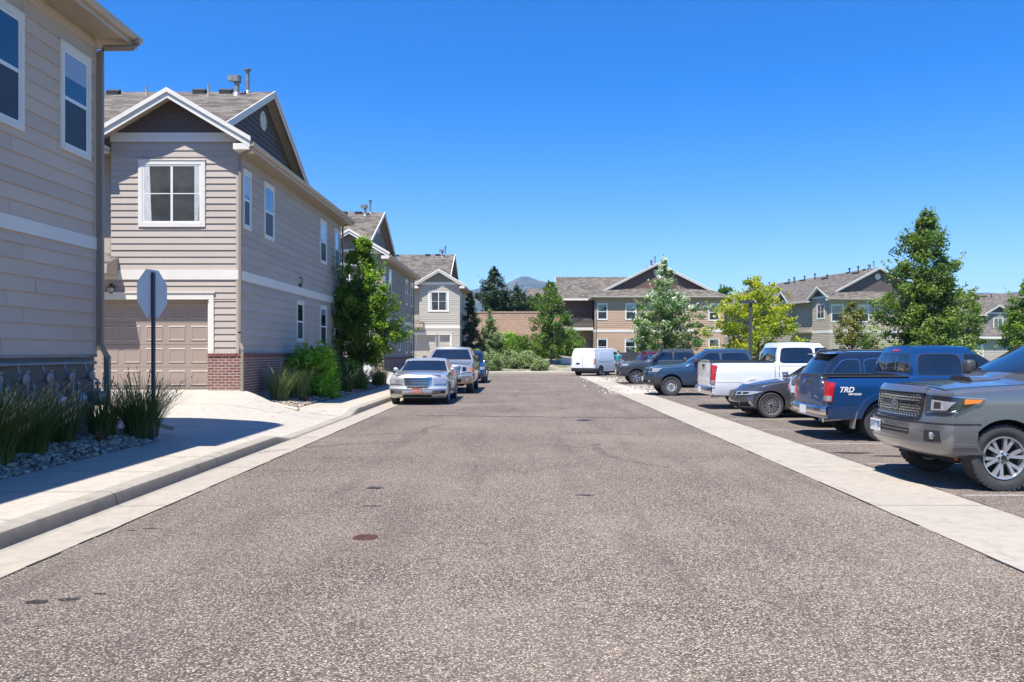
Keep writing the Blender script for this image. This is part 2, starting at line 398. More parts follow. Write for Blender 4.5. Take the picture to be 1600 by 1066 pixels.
# left kerb, gutter, pavement
def kf(Y):
    def gap(a, b, c, d): return 1 - (sstep((Y - a) / (b - a)) * (1 - sstep((Y - c) / (d - c))))
    return min(gap(15.0, 16.3, 21.6, 22.9), gap(38.5, 39.6, 44.5, 45.6))
YS = sorted(set([-12, -6, 0, 4, 8, 12, 13.5, 14.6] + [14.8 + .15 * i for i in range(58)] + [24, 28, 32, 36] + [38 + .3 * i for i in range(28)] + [48, 52, 57]))
prof = [(-3.9, lambda k: .006), (-4.4, lambda k: -.004), (-4.44, lambda k: .0 + .01 * k), (-4.462, lambda k: .012 + .095 * k), (-4.485, lambda k: .016 + .122 * k),
        (-4.53, lambda k: .02 + .135 * k), (-4.68, lambda k: .03 + .13 * k)]
mb = MB()
for y0, y1 in zip(YS, YS[1:]):
    k0, k1 = kf(y0), kf(y1)
    for i, ((xa, fa), (xb, fb)) in enumerate(zip(prof, prof[1:])):
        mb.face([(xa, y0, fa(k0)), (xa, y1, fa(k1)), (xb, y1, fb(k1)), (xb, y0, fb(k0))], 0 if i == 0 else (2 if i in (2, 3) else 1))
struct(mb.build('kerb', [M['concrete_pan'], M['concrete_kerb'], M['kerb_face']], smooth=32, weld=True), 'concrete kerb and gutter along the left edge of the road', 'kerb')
mb = MB()
for y0, y1 in zip(YS, YS[1:]):
    if y1 <= 13.6 or y0 >= 21.4:
        xi = -6.25 if y1 < 20 else -6.12
        for a in range(4):
            xa = -4.68 + (xi + 4.68) * a / 4; xb = -4.68 + (xi + 4.68) * (a + 1) / 4
            za = lambda Y, x: .03 + .13 * (kf(Y) + (1 - kf(Y)) * sstep((-x - 4.68) / 1.2) * .9)
            mb.face([(xa, y0, za(y0, xa)), (xa, y1, za(y1, xa)), (xb, y1, za(y1, xb)), (xb, y0, za(y0, xb))])
struct(mb.build('sidewalk', M['concrete'], smooth=40, weld=True), 'pale concrete sidewalk between the kerb and the planting beds', 'sidewalk')
# driveways sloping up to the garages (structure)
def driveway(dx, dy, name='driveway', dz=0):
    def h(X, Y):
        e = .03 + .12 * sstep((-X - 4.68) / 1.3)
        rise = .52 * max(0, (Y - 16.0) / 6.3) ** 2 * sstep((-X - 5.5) / 2.0)
        if Y < 16: rise = 0
        return (min(e, .16) + rise)
    def yend(X):
        if X < -7.6: return 22.32
        if X < -6.0: return 22.32 - (X + 7.6) / 1.6 * .85
        return 21.47
    def fn(u, v):
        X = -4.68 - u ** 1.3 * 12; y0 = 13.5; Y = y0 + v * (yend(X) - y0); return (X + dx, Y + dy, h(X, Y) + dz)
    mb = MB(); mb.grid(fn, 48, 26)
    # vertical far edge of the slab
    prev = None
    for i in range(49):
        p = fn(i / 48, 1)
        if prev: mb.face([prev, p, (p[0], p[1], 0), (prev[0], prev[1], 0)])
        prev = p
    return struct(mb.build(name, M['concrete_drive'], smooth=40, weld=True), 'pale concrete driveway rising to the garage %s' % ('past the stop sign' if dy == 0 else 'of a house farther along the street'), 'driveway')
driveway(0, 0); driveway(0, 23, 'driveway')
mb = MB(); mb.face([(-30, 57, .01), (-3.9, 57, .01), (-3.9, 70.3, .06), (-30, 70.3, .2)]); mb.face([(-30, 38, .02), (-16.5, 38, .02), (-16.5, 57, .02), (-30, 57, .02)])
mb.box((-3.9, 62, 0), (30, 62.25, .13)); mb.box((-5.2, 62.25, 0), (3.4, 64, .135)); mb.box((3.4, 62.25, 0), (30, 63.8, .133))
struct(mb.build('pavement', M['concrete_plain']), 'pale pavement and kerb across the far end of the road', 'pavement')
# back ground under left houses
mb = MB(); mb.box((-40, -12, -.05), (-7.6, 15, .12)); struct(mb.build('house_plot', M['dirt']))
# right: kerb and lawn behind the parked cars
t = NT('lawn_grass'); v = t.coord(); t.col(t.mix(t.noise(v, 30, 4), (.045, .085, .02), (.10, .15, .035))); t.set(Roughness=.9); t.bump(t.noise(v, 90, 3), .6, .03); M['lawn'] = t.m
mb = MB(); mb.box((11.4, -12, -.05), (11.6, 50, .14)); struct(mb.build('kerb', M['concrete_kerb']), 'concrete kerb behind the right parking bay', 'kerb')
mb = MB(); mb.box((11.6, -12, -.05), (60, 49.9, .11)); mb.box((5.5, 63.8, -.05), (110, 140, .1)); struct(mb.build('lawn', M['lawn']), 'mown grass behind the parking bay and around the far houses', 'lawn')
mb = MB(); mb.grid(lambda u, v: (-5.2 + u * 10.7, 64 + v * 28, .1 + 2.6 * sstep(v * 1.05) + .12 * sin(u * 9 + v * 5) * sin(pi * v)), 16, 24)
t = NT('slope_soil'); v = t.coord(); t.col(t.mix(t.ramp(t.noise(v, .6, 4), [(.4, 0), (.6, 1)]), (.36, .30, .24), (.12, .13, .06))); t.set(Roughness=.95); t.bump(t.noise(v, 25, 3), .6, .03)
struct(mb.build('slope', t.m, smooth=60), 'planted pebbly slope below the retaining wall', 'slope')

# retaining wall
w = MB(); w.box((-6, 92, 0), (8, 92.5, 5.95)); w.box((-6.05, 91.95, 5.95), (8.05, 92.55, 6.1))
w = w.build('retaining_wall', M['block']); tag(recenter(w, (1, 92.2, 0)), 'tall tan block retaining wall at the end of the road below the pines', 'wall')
w = MB(); w.box((-3.6, 79, 1.4), (-1.6, 79.4, 2.75)); w.box((-3.65, 78.95, 2.75), (-1.55, 79.45, 2.85)); w = w.build('garden_wall', M['block']); tag(recenter(w, (-2.6, 79.2, 1.4)), 'low tan block wall among the slope shrubs', 'wall')
mb = MB(); mb.grid(lambda u, v: (-12 + u * 30, 92.5 + v * 40, 5.9 + v * .8), 8, 8); struct(mb.build('hillside', M['lawn']), 'level ground above the retaining wall', 'hillside')

# mountains
RID = [(-4200, 90), (-2500, 150), (-900, 170), (-480, 190), (-250, 222), (-150, 245), (-60, 262), (10, 292), (80, 262), (160, 245), (250, 228), (500, 200), (900, 180), (1400, 205), (1560, 238), (1660, 225), (1760, 222), (1900, 228), (2100, 205), (2500, 215), (3300, 190), (4500, 90)]
def rid(x):
    for (a, za), (b, zb) in zip(RID, RID[1:]):
        if a <= x <= b: return za + (zb - za) * (x - a) / (b - a)
    return 60
def mtn(u, v):
    x = -4200 + u * 8700; y = 2300 + v * 1600
    f = sin(pi * min(1, v * .56 / .56 * .5 / .5) * .5) if v < .55 else 1 - (v - .55)
    f = (v / .5) ** .8 if v < .5 else 1 - (v - .5) * 1.2
    n = sin(x * .011 + y * .004) * 8 + sin(x * .027 - y * .009 + 2) * 5 + sin(x * .061 + y * .017) * 3
    return (x, y, -5 + (rid(x * 3100 / 3100) ) * f * (1 if v <= .5 else 1) + n * min(1, v * 4) * (1 if abs(v - .5) > .08 else .35))
mb = MB(); mb.grid(mtn, 340, 26)
t = NT('mountain_forest'); v = t.coord(); t.col(t.mix(t.ramp(t.noise(v, .006, 7, .7), [(.42, 0), (.6, 1)]), (.035, .055, .03), (.16, .14, .10))); t.set(Roughness=1); t.bump(t.noise(v, .02, 6), .8, 20)
struct(mb.build('mountains', t.m, smooth=60), 'forested mountains far beyond the houses', 'mountains')
# ================================================================== HOUSES
def sidingwall(mb, tf, z0, z1, xr, expo=.178, dep=.026, butt=True, mi=0):
    """lap boards: xr(z) -> (u0, u1)"""
    n = int(math.ceil((z1 - z0) / expo - 1e-6))
    for i in range(n):
        a = z0 + i * expo; b = min(z1, a + expo); ua, va = xr(a); ub, vb = xr(b)
        if va - ua < .02: continue
        if vb < ub: ub = vb = (ub + vb) / 2
        cuts = [0, 1]
        if butt and (va - ua) > 4.5:
            st = random.uniform(.6, 3.4); L = va - ua; cuts = [0] + [c / L for c in np.arange(st, L - .5, 3.66)] + [1]
        for c0, c1 in zip(cuts, cuts[1:]):
            e0 = .004 if c0 > 0 else 0; e1 = .004 if c1 < 1 else 0
            A0 = ua + (va - ua) * c0 + e0; A1 = ua + (va - ua) * c1 - e1; B0 = ub + (vb - ub) * c0 + e0; B1 = ub + (vb - ub) * c1 - e1
            w = random.uniform(-.0015, .0015); r = random.random()
            mb.face([tf((A0, dep + w, a)), tf((A1, dep + w, a)), tf((B1, .003, b)), tf((B0, .003, b))], mi, r)
            mb.face([tf((A0, -.004, a)), tf((A1, -.004, a)), tf((A1, dep + w, a)), tf((A0, dep + w, a))], mi, r)

def tfbox(mb, tf, a, b, mi=0):
    x0, y0, z0 = a; x1, y1, z1 = b
    P = [(x0, y0, z0), (x1, y0, z0), (x1, y1, z0), (x0, y1, z0), (x0, y0, z1), (x1, y0, z1), (x1, y1, z1), (x0, y1, z1)]
    i = [mb.pt(tf(p)) for p in P]; r = random.random()
    for q in ((3, 2, 1, 0), (4, 5, 6, 7), (0, 1, 5, 4), (1, 2, 6, 5), (2, 3, 7, 6), (3, 0, 4, 7)):
        mb.f.append([i[k] for k in q]); mb.mi.append(mi); mb.r.append(r)

def window(parent, tf, u0, u1, z0, z1, style='hung', t=.09, curtain=False, trimmat=None, blind=0):
    mb = MB(); B = lambda a, b, mi=0: tfbox(mb, tf, a, b, mi)
    p = .048
    B((u0, 0, z0), (u0 + t, p, z1)); B((u1 - t, 0, z0), (u1, p, z1)); B((u0 + t, 0, z1 - t), (u1 - t, p, z1)); B((u0 + t, 0, z0), (u1 - t, p + .006, z0 + t))
    B((u0 - .015, 0, z1), (u1 + .015, p + .015, z1 + .02))
    s = .045; a0, a1, b0, b1 = u0 + t, u1 - t, z0 + t, z1 - t; q = .036
    B((a0, 0, b0), (a0 + s, q, b1), 1); B((a1 - s, 0, b0), (a1, q, b1), 1); B((a0 + s, 0, b1 - s), (a1 - s, q, b1), 1); B((a0 + s, 0, b0), (a1 - s, q, b0 + s), 1)
    zm = (b0 + b1) / 2; um = (a0 + a1) / 2
    panes = []
    if style == 'hung':
        B((a0 + s, 0, zm - .03), (a1 - s, q - .004, zm + .03), 1); panes = [(a0 + s, a1 - s, zm + .03, b1 - s, 'glass'), (a0 + s, a1 - s, b0 + s, zm - .03, 'screen')]
    elif style == 'slider':
        B((um - .03, 0, b0 + s), (um + .03, q - .004, b1 - s), 1)
        for ua, ub in ((a0 + s, um - .03), (um + .03, a1 - s)): B((ua, 0, zm - .012), (ub, .033, zm + .012), 1)
        panes = [(a0 + s, um - .03, b0 + s, b1 - s, 'roomglass'), (um + .03, a1 - s, b0 + s, b1 - s, 'roomglass')]
    else:
        panes = [(a0 + s, a1 - s, b0 + s, b1 - s, 'glass')]
    o = mb.build('window', [M['trim'], M['vinyl']], parent)
    for (pa, pb, pc, pd, m) in panes:
        g = MB(); tfbox(g, tf, (pa, .002, pc), (pb, .029, pd)); g.build('pane' if m != 'screen' else 'insect_screen', M[m], o)
    if blind:
        g = MB(); tfbox(g, tf, (a0 + s + .004, .030, b1 - s - blind * (b1 - zm)), (a1 - s - .004, .031, b1 - s)); g.build('blind', M['blind'], o)
    if curtain:
        g = MB()
        for (c0, c1, k) in ((a0 + s, a0 + s + .17, 0), (a1 - s - .13, a1 - s, 1)):
            for i in range(5):
                f0 = c0 + (c1 - c0) * i / 5; f1 = c0 + (c1 - c0) * (i + 1) / 5; sw = .06 if k == 0 else -.06
                g.face([tf((f0 + (sw * .4 if i else 0), 0.0315 + .0006 * (i % 2), b0 + s)), tf((f1 + sw * .5, 0.0315 + .0006 * ((i + 1) % 2), b0 + s)), tf((f1 - sw * .4, .0315, b1 - s)), tf((f0 - (sw * .4 if i else 0), .0315, b1 - s))])
        g.build('curtain', M['curtain'], o)
    return o

def clip_poly(pts, thick): return pts
def roofslab(mb, pts, thick=.06, mi=0, smi=1):
    up = pts; n = len(up); r = random.random()
    a = [mb.pt(p) for p in up]; b = [mb.pt((p[0], p[1], p[2] - thick)) for p in up]
    mb.f.append(a); mb.mi.append(mi); mb.r.append(r); mb.f.append(b[::-1]); mb.mi.append(smi); mb.r.append(r)
    for k in range(n):
        j = (k + 1) % n; mb.f.append([a[k], b[k], b[j], a[j]]); mb.mi.append(smi); mb.r.append(r)

def garage_door(parent, tf, u0, u1, z0, z1, mat, rec):
    mb = MB(); rows, cols = 4, max(4, round((u1 - u0) / .61)); rh = (z1 - z0) / rows; cw = (u1 - u0) / cols
    for i in range(rows):
        tfbox(mb, tf, (u0, -rec - .05, z0 + i * rh + .004), (u1, -rec, z0 + (i + 1) * rh - .004))
        for j in range(cols):
            a0 = u0 + j * cw + .07; a1 = u0 + (j + 1) * cw - .07; c0 = z0 + i * rh + .09; c1 = z0 + (i + 1) * rh - .09
            d = .03
            # raised panel with bevelled border
            o = [(a0, c0), (a1, c0), (a1, c1), (a0, c1)]; q = [(a0 + d, c0 + d), (a1 - d, c0 + d), (a1 - d, c1 - d), (a0 + d, c1 - d)]
            p2 = [(a0 + 2 * d, c0 + 2 * d), (a1 - 2 * d, c0 + 2 * d), (a1 - 2 * d, c1 - 2 * d), (a0 + 2 * d, c1 - 2 * d)]
            for k in range(4):
                l = (k + 1) % 4
                mb.face([tf((o[k][0], -rec + .001, o[k][1])), tf((o[l][0], -rec + .001, o[l][1])), tf((q[l][0], -rec + .016, q[l][1])), tf((q[k][0], -rec + .016, q[k][1]))])
                mb.face([tf((q[k][0], -rec + .016, q[k][1])), tf((q[l][0], -rec + .016, q[l][1])), tf((p2[l][0], -rec + .005, p2[l][1])), tf((p2[k][0], -rec + .005, p2[k][1]))])
            mb.face([tf((x, -rec + .005, z)) for x, z in p2])
    return mb.build('garage_door', mat, parent, fixn=True)

def lantern(parent, tf, u, z):
    c = tf((u, .12, z)); mb = MB()
    mb.lathe([(-.13, .015), (-.10, .05), (.02, .085), (.05, .10), (.09, .055), (.15, .02), (.17, .012)], c, 'z', 12)
    tfbox(mb, tf, (u - .05, 0, z - .02), (u + .05, .02, z + .14)); mb.bar(tf((u, .01, z + .11)), tf((u, .12, z + .14)), .02, .02)
    o = mb.build('wall_lantern', M['blackgloss'], parent, smooth=40)
    g = MB(); g.lathe([(-.095, .048), (.018, .084)], (c[0], c[1], c[2] - .001), 'z', 12); 
    g.lathe([(-.09, .052), (.015, .087)], c, 'z', 12); g.build('lamp_glass', M['clear'], o, smooth=40)
    return o

def downspout(parent, pts, mat=None, w=.075):
    mb = MB()
    for a, b in zip(pts, pts[1:]):
        v = (Vector(b) - Vector(a)); up = (0, 0, 1) if abs(v.normalized().z) < .9 else (0, 1, 0); e = v.normalized() * .02
        mb.bar(Vector(a) - e, Vector(b) + e, w, w * .8, up)
    return mb.build('downspout', mat or M['spout'], parent)

def house(name, label, loc, rz=0, D=12.0, L=12.5, wallc=None, gablec=None, zoff=0.0, slab=.67, front=None, side=(), bumps=((-3.4, 0, 'slider'),),
          belt=(3.62, 3.88), garages=((-5.7, -.77),), vents=True, brickh=1.63, ov=.45, base_side=True, foundz=None, back_spouts=True, group=None, sheds=((-6.5, -3.2),), extra=None, sideexpo=.24):
    root = thing(name, label, 'house', loc, rz, group)
    zo = zoff; Z = lambda z: z + zo
    F = lambda p: (p[0], -p[1], p[2]); Sd = lambda p: (p[1], p[0], p[2]); Bk = lambda p: (p[0], L + p[1], p[2])
    yr = L / 2; zr = Z(7.25) + .5 * (yr + ov); zt = Z(7.22)
    mf = wallc; mg = gablec
    bb = [b for b in belt]
    # ---------- walls
    z0 = Z(brickh) if foundz is None else foundz
    mb = MB()      # side wall (street or facade side)
    for a, b in ((z0, bb[0]), (bb[1], zt)): sidingwall(mb, Sd, a, b, lambda z: (0, L), sideexpo)
    sidewall = mb.build('wall', mf, root)
    mb = MB()      # front wall with garage openings and the wall above set back beyond the bump
    gs = sorted(garages)
    def spans(z, top):
        out = []; u = -D
        for g in gs:
            if z < 3.1: out.append((u, g[0])); u = g[1]
        out.append((u, 0)); return out
    seg = [-D] + [v for g in gs for v in g] + [0]
    for i in range(0, len(seg), 2):
        if seg[i + 1] - seg[i] > .05: sidingwall(mb, F, z0, 3.1, lambda z, i=i: (seg[i], seg[i + 1]), .178, butt=False)
    sidingwall(mb, F, 3.1, bb[0], lambda z: (-D, 0), .178, butt=False)
    for b0, b1, st in bumps: sidingwall(mb, F, bb[1], Z(7.31), lambda z: (b0, b1), .178, butt=False)
    us = [-D] + [v for b in sorted(bumps) for v in b[:2]] + [0]
    F2 = lambda p: (p[0], 1.1 - p[1], p[2])
    for i in range(0, len(us), 2):
        if us[i + 1] - us[i] > .05: sidingwall(mb, F2, bb[1] + .05, zt, lambda z, i=i: (us[i], us[i + 1]), .178, butt=False)
    for b0, b1, st in bumps:
        if b0 > -D + .1: sidingwall(mb, lambda p: (b0 - p[1], p[0], p[2]), bb[1], Z(7.31), lambda z: (0, 1.1), .178, butt=False)
        if b1 < -.05: sidingwall(mb, lambda p: (b1 + p[1], p[0], p[2]), bb[1], Z(7.31), lambda z: (0, 1.1), .178, butt=False)
    mb.build('wall', mf, root)
    mb = MB()      # back wall
    for a, b in ((z0, bb[0]), (bb[1], zt)): sidingwall(mb, Bk, a, b, lambda z: (-D, 0), sideexpo)
    mb.build('wall', mf, root)
    # core behind the boards (sheathing), kept inside
    mb = MB(); e = .006
    cy0 = .45
    mb.box((-D + e, cy0, 0), (-e, L - e, zt - .02)); 
    xs = [-D + e]
    for i in range(0, len(seg), 2):
        if seg[i + 1] - seg[i] > .05: mb.box((max(seg[i], -D + e), e, 0), (min(seg[i + 1], -e), cy0 - .001, 3.1))
    mb.box((-D + e, e, 3.101), (-e, cy0 - .001, bb[1]))
    for b0, b1, st in bumps: mb.box((b0 + e, e, bb[1] + .001), (b1 - e, 1.1, Z(7.3)))
    mb.build('sheathing', mf, root)
    # ---------- gable triangle (side) with round vent
    gx = -1.3; gb = Z(7.25) + .5 * (ov - gx)
    ya = 1.75 - ov; yb = L - ya
    mb = MB(); sidingwall(mb, lambda p: (gx + p[1], p[0], p[2]), gb - .1, zr - .1, lambda z: (max(ya, (z - zr) / .5 + yr + .0), min(yb, yr - (z - zr) / .5)), .178, butt=False)
    mb.prism([(gx - .1, ya, gb - .1), (gx - .1, yb, gb - .1), (gx - .1, yr, zr - .12)], (.099, 0, 0))
    mb.build('gable', mg, root)
    mb = MB(); mb.lathe([(0, .33), (.05, .33), (.055, .27), (.03, .26)], (gx, yr, zr - 1.0), 'x', 24)
    for k in range(5): z = zr - 1.19 + k * .095; h = sqrt(max(0, .26 ** 2 - (z - zr + 1.0) ** 2)); mb.box((gx + .03, yr - h, z - .018), (gx + .045, yr + h, z + .018))
    mb.build('gable_vent', M['trim'], root, smooth=40)
    # ---------- roof
    e0 = -ov; zs = Z(7.25); rx = gx + .4; D2 = D + .3
    zf = lambda y: zs + .5 * (y + ov); cx = (rx, rx + .0)
    mb = MB()
    edge = [(-D2, e0)]
    for b0, b1, st in sorted(bumps): edge += [(b0 - ov * .3, e0), (b0 - ov * .3, .01), (b1 if b1 < -.05 else ov, .01)] + ([(b1, e0)] if b1 < -.05 else [(ov, e0 + .46)])
    if not bumps or max(b[1] for b in bumps) < -.05: edge.append((ov, e0))
    if bumps and max(b[1] for b in bumps) >= -.05: edge = edge[:-2] + [(ov - (.01 - e0), .01)]
    roofslab(mb, [(x, y, zf(y)) for x, y in edge] + [(rx, e0 + (ov - rx), zf(e0 + ov - rx)), (rx, yr, zr), (-D2, yr, zr)], .06, 0, 1)
    roofslab(mb, [(-D2, L + ov, zs), (-D2, yr, zr), (rx, yr, zr), (rx, L + ov - (ov - rx), zf(e0 + ov - rx)), (ov, L + ov, zs)], .06, 0, 1)
    o = mb.build('roof', [M['shx'], M['fascia']], root)
    mb = MB()
    zk = zs + .5 * (ov - gx)
    roofslab(mb, [(ov, e0, zs - .003), (ov, L + ov, zs - .003), (gx, L + ov - (ov - gx), zk - .003), (gx, e0 + (ov - gx), zk - .003)], .055, 0, 1)
    mb.build('roof', [M['shy'], M['fascia']], root)
    # front bump roofs
    mb = MB(); tr = MB()
    for b0, b1, st in bumps:
        c = (b0 + b1) / 2; w = (b1 - b0) / 2 + ov; sl = .6 if w > 1.8 else .85; ze = zs + .05; zp = ze + sl * w; ym = e0 + (zp - zs) / .5
        ye = e0 + .1
        for sg in (-1, 1):
            roofslab(mb, [(c + sg * w, e0 - .003, ze), (c, e0 - .003, zp), (c, ym, zp), (c + sg * w, ye, ze)], .055, 0, 1)
            # rake boards, two layers
            tr.prism([(c + sg * (w + .02), e0 - .035, ze - .02), (c, e0 - .035, zp - .02), (c, e0 - .035, zp - .24), (c + sg * (w + .02), e0 - .035, ze - .24)], (0, .028, 0))
            tr.prism([(c + sg * (w + .05), e0 - .075, ze + .03), (c, e0 - .075, zp + .03), (c, e0 - .075, zp - .09), (c + sg * (w + .05), e0 - .075, ze - .09)], (0, .038, 0))
            tr.box((min(c + sg * w, c + sg * (w - .42)), e0 - .03, ze - .30), (max(c + sg * w, c + sg * (w - .42)), -.002, ze - .14))
            # sloped rake soffit
            tr.prism([(c + sg * w, e0, ze - .075), (c, e0, zp - .075), (c, e0, zp - .095), (c + sg * w, e0, ze - .095)], (0, -e0 - .002, 0), 1)
        mb.build('roof', [M['shy'], M['fascia']], root); mb = MB(); tr.build('rake_board', [M['trim'], M['soffit']], root); tr = MB()
    gbm = MB(); fz = MB()
    for b0, b1, st in bumps:
        c = (b0 + b1) / 2; w = (b1 - b0) / 2; sl = .6 if w + ov > 1.8 else .85; zp = zs + .05 + sl * (w + ov)
        sidingwall(gbm, F, Z(7.55), zp - .1, lambda z: (c - (zp - .1 - z) / sl, c + (zp - .1 - z) / sl) if (zp - .1 - z) / sl < w else (b0, b1), .178, butt=False)
        gbm.prism([(b0, .003, Z(7.3)), (b1, .003, Z(7.3)), (b1, .003, zp - .12 - sl * w), (c, .003, zp - .12), (b0, .003, zp - .12 - sl * w)], (0, .02, 0))
        fz.box((b0 - .01, -.045, Z(7.31)), (b1 + .01, -.002, Z(7.55)))
    gbm.build('gable', mg, root); fz.build('frieze_board', M['trim'], root)
    # rake boards of the big side gable
    mb = MB(); x = rx + .002
    for sg in (-1, 1):
        y0 = yr + sg * (yr + ov - (ov - rx)) ; z_0 = zf(e0 + ov - rx)
        mb.prism([(x, y0, z_0 - .0), (x, yr, zr - .0), (x, yr, zr - .22), (x, y0, z_0 - .22)], (.03, 0, 0))
        mb.prism([(x + .031, y0, z_0 + .03), (x + .031, yr, zr + .03), (x + .031, yr, zr - .08), (x + .031, y0, z_0 - .08)], (.03, 0, 0))
        mb.prism([(gx + .001, y0, z_0 - .066), (gx + .001, yr, zr - .066), (gx + .001, yr, zr - .085), (gx + .001, y0, z_0 - .085)], (rx - gx, 0, 0), 1)
    mb.build('rake_board', [M['trim'] if wallc is not M.get('sid_orange') else M['trim'], M['soffit']], root)
    # fascia, soffit
    mb = MB()
    mb.box((ov - .0, e0, zs - .24), (ov + .022, L + ov, zs - .062)); mb.box((-D2, L + ov, zs - .24), (ov + .022, L + ov + .022, zs - .062))
    us2 = [-D2] + [v for b in sorted(bumps) for v in (b[0] - ov, b[1] + ov)] + [ov]
    for i in range(0, len(us2), 2):
        if us2[i + 1] - us2[i] > .1: mb.box((us2[i], e0 - .022, zs - .24), (us2[i + 1], e0, zs - .062))
    mb.build('fascia', M['fascia'], root)
    mb = MB(); mb.box((.021, e0 + .002, zs - .23), (ov - .001, L + ov, zs - .21)); mb.box((-D2, L + .03, zs - .2305), (.02, L + ov, zs - .2105))
    us2 = [-D2] + [v for b in sorted(bumps) for v in b[:2]] + [.02]
    for i in range(0, len(us2), 2):
        if us2[i + 1] - us2[i] > .1: mb.box((us2[i], e0 + .001, zs - .2303), (us2[i + 1], 1.09, zs - .2103))
    mb.box((-D2, -.03, zs - .2312), (-.01, 1.09, zs - .2115)) if False else None
    mb.build('soffit', M['soffit'], root)
    # gutters
    mb = MB(); g = [(0, -.06), (.06, -.06), (.095, -.02), (.105, .045), (.09, .05), (.085, .0), (.0, -.045)]
    mb.prism([(ov + .024 + a, e0 - .03, zs - .1 + b) for a, b in g], (0, L + 2 * ov + .06, 0))
    mb.build('gutter', M['fascia'], root)
    mb = MB(); mb.prism([(-D2, L + ov + .024 + a, zs - .1 + b) for a, b in g], (D2 + ov, 0, 0)); mb.build('gutter', M['fascia'], root)
    # belt trim
    mb = MB(); mb.box((-D, -.04, bb[0]), (.04, -.001, bb[1])); mb.box((.001, 0, bb[0]), (.04, L, bb[1])); mb.box((-D, L + .001, bb[0]), (.04, L + .04, bb[1]))
    mb.build('belt_board', M['trim'], root)
    # corner boards, slim and in the wall colour
    mb = MB(); 
    for (x, y) in ((0, 0), (0, L)):
        sy = -1 if y == 0 else 1
        for a, b in ((z0, bb[0] - .001), (bb[1] + .001, zt)): mb.box((-.05, min(y, y + sy * .03), a), (.03, max(y, y + sy * .03), b)); mb.box((-.0, min(y - sy * .05, y), a), (.0295, max(y - sy * .05, y), b))
    mb.build('corner_board', mf, root)
    # brick base
    if brickh and foundz is None:
        mb = MB(); zb = Z(brickh)
        def course(a, b): mb.box(a, b)
        for i in range(0, len(seg), 2):
            if seg[i + 1] - seg[i] > .05: mb.box((seg[i] - (0 if i == 0 else .0), -.1, slab - .12 if i else .2), (seg[i + 1] + (.1 if i + 1 == len(seg) - 1 else 0), .0, zb - .07))
        mb.box((.001, 0.001, slab - .12), (.1, L + .1, zb - .07))
        mb.build('brick_base', M['brick'], root)
        mb = MB(); n = int((L + .3) / .075)
        for k in range(n): mb.box((.0015, -.12 + k * .075 + .004, zb - .068), (.125, -.12 + (k + 1) * .075 - .004, zb + .012))
        for i in range(0, len(seg), 2):
            if seg[i + 1] - seg[i] > .05:
                a, b = seg[i], seg[i + 1] - (0 if i + 1 < len(seg) - 1 else 0)
                for k in range(int((b - a) / .075)): mb.box((a + k * .075 + .004, -.125, zb - .068), (a + (k + 1) * .075 - .004, -.001, zb + .012))
        mb.build('brick_cap', brick('cap_brick', (.165, .06, .045), (.24, .095, .07), (.42, .38, .34), 5, 5, .0) if 'bcap' not in M else M['bcap'], root)
        mb = MB(); mb.box((-D, -.09, 0), (.09, -.0, slab - .121)) if False else None
        for i in range(0, len(seg), 2):
            if seg[i + 1] - seg[i] > .05: mb.box((seg[i], -.085, 0), (seg[i + 1] + (.085 if i + 1 == len(seg) - 1 else 0), 0, slab - .122 if i else .19))
        mb.box((.001, .001, 0), (.085, L, slab - .122))
        mb.build('foundation', M['foundation'], root)
    else:
        mb = MB(); mb.box((-.05, .05, 0), (-.002, L - .002, z0)); mb.box((-D, L - .05, 0), (-.051, L - .002, z0)); mb.box((-D, .003, 0), (-.051, .05, z0))
        mb.build('foundation', M['found_dark'], root)
        mb = MB(); mb.box((-.001, -.03, z0 - .05), (.035, L + .035, z0)); mb.build('flashing', M['galv'], root)
    # garages
    for (a, b) in garages:
        rec = .2; mb = MB(); top = 3.09
        mb.box((a, .002, 3.09), (b, rec + .06, 3.1)); mb.box((a - .0, .003, slab), (a + .0 + .04, rec + .05, 3.089)); mb.box((b - .04, .003, slab), (b, rec + .05, 3.089))
        mb.box((a - .13, -.045, 3.09), (b + .13, -.001, 3.26)); mb.box((a - .13, -.044, slab + (.95 if True else 0)), (a - .0, -.001, 3.089)); mb.box((b, -.044, slab + .95), (b + .13, -.001, 3.089))
        mb.box((a - .16, -.07, 3.26), (b + .16, -.001, 3.285))
        mb.build('door_trim', M['trim'], root)
        garage_door(root, F, a + .04, b - .04, slab, 3.085, M['garage_' + name] if 'garage_' + name in M else M['garage'], rec)
    for (a, b) in sheds:
        mb = MB(); 
        roofslab(mb, [(a, -.62, 3.98), (b, -.62, 3.98), (b, .4, 4.38), (a, .4, 4.38)], .05, 0, 1)
        mb.build('porch_roof', [M['shx'], M['fascia']], root)
        mb = MB(); mb.box((a, -.64, 3.74), (b - .0, -.6, 3.925)); mb.prism([(b - .03, -.599, 3.74), (b - .03, -.002, 3.74), (b - .03, -.002, 4.17), (b - .03, -.599, 3.925)], (.03, 0, 0)); mb.box((a, -.598, 3.745), (b - .031, -.05, 3.76))
        mb.build('porch_fascia', M['soffit'], root)
    # windows
    for b0, b1, st in bumps:
        if st == 'slider': window(root, F, b0 + .74, b1 - .87, Z(5.03), Z(6.81), 'slider', .11, curtain=True)
        elif st: window(root, F, (b0 + b1) / 2 - .75, (b0 + b1) / 2 + .75, Z(5.1), Z(6.75), 'slider', .1)
    for i, (u0, u1, a, b) in enumerate(side): window(root, Sd, u0, u1, a + zo, b + zo, 'hung', blind=(0, .32, 0, .75, 0, .5, 0)[(i + int(L * 3) + int(loc[1])) % 7])
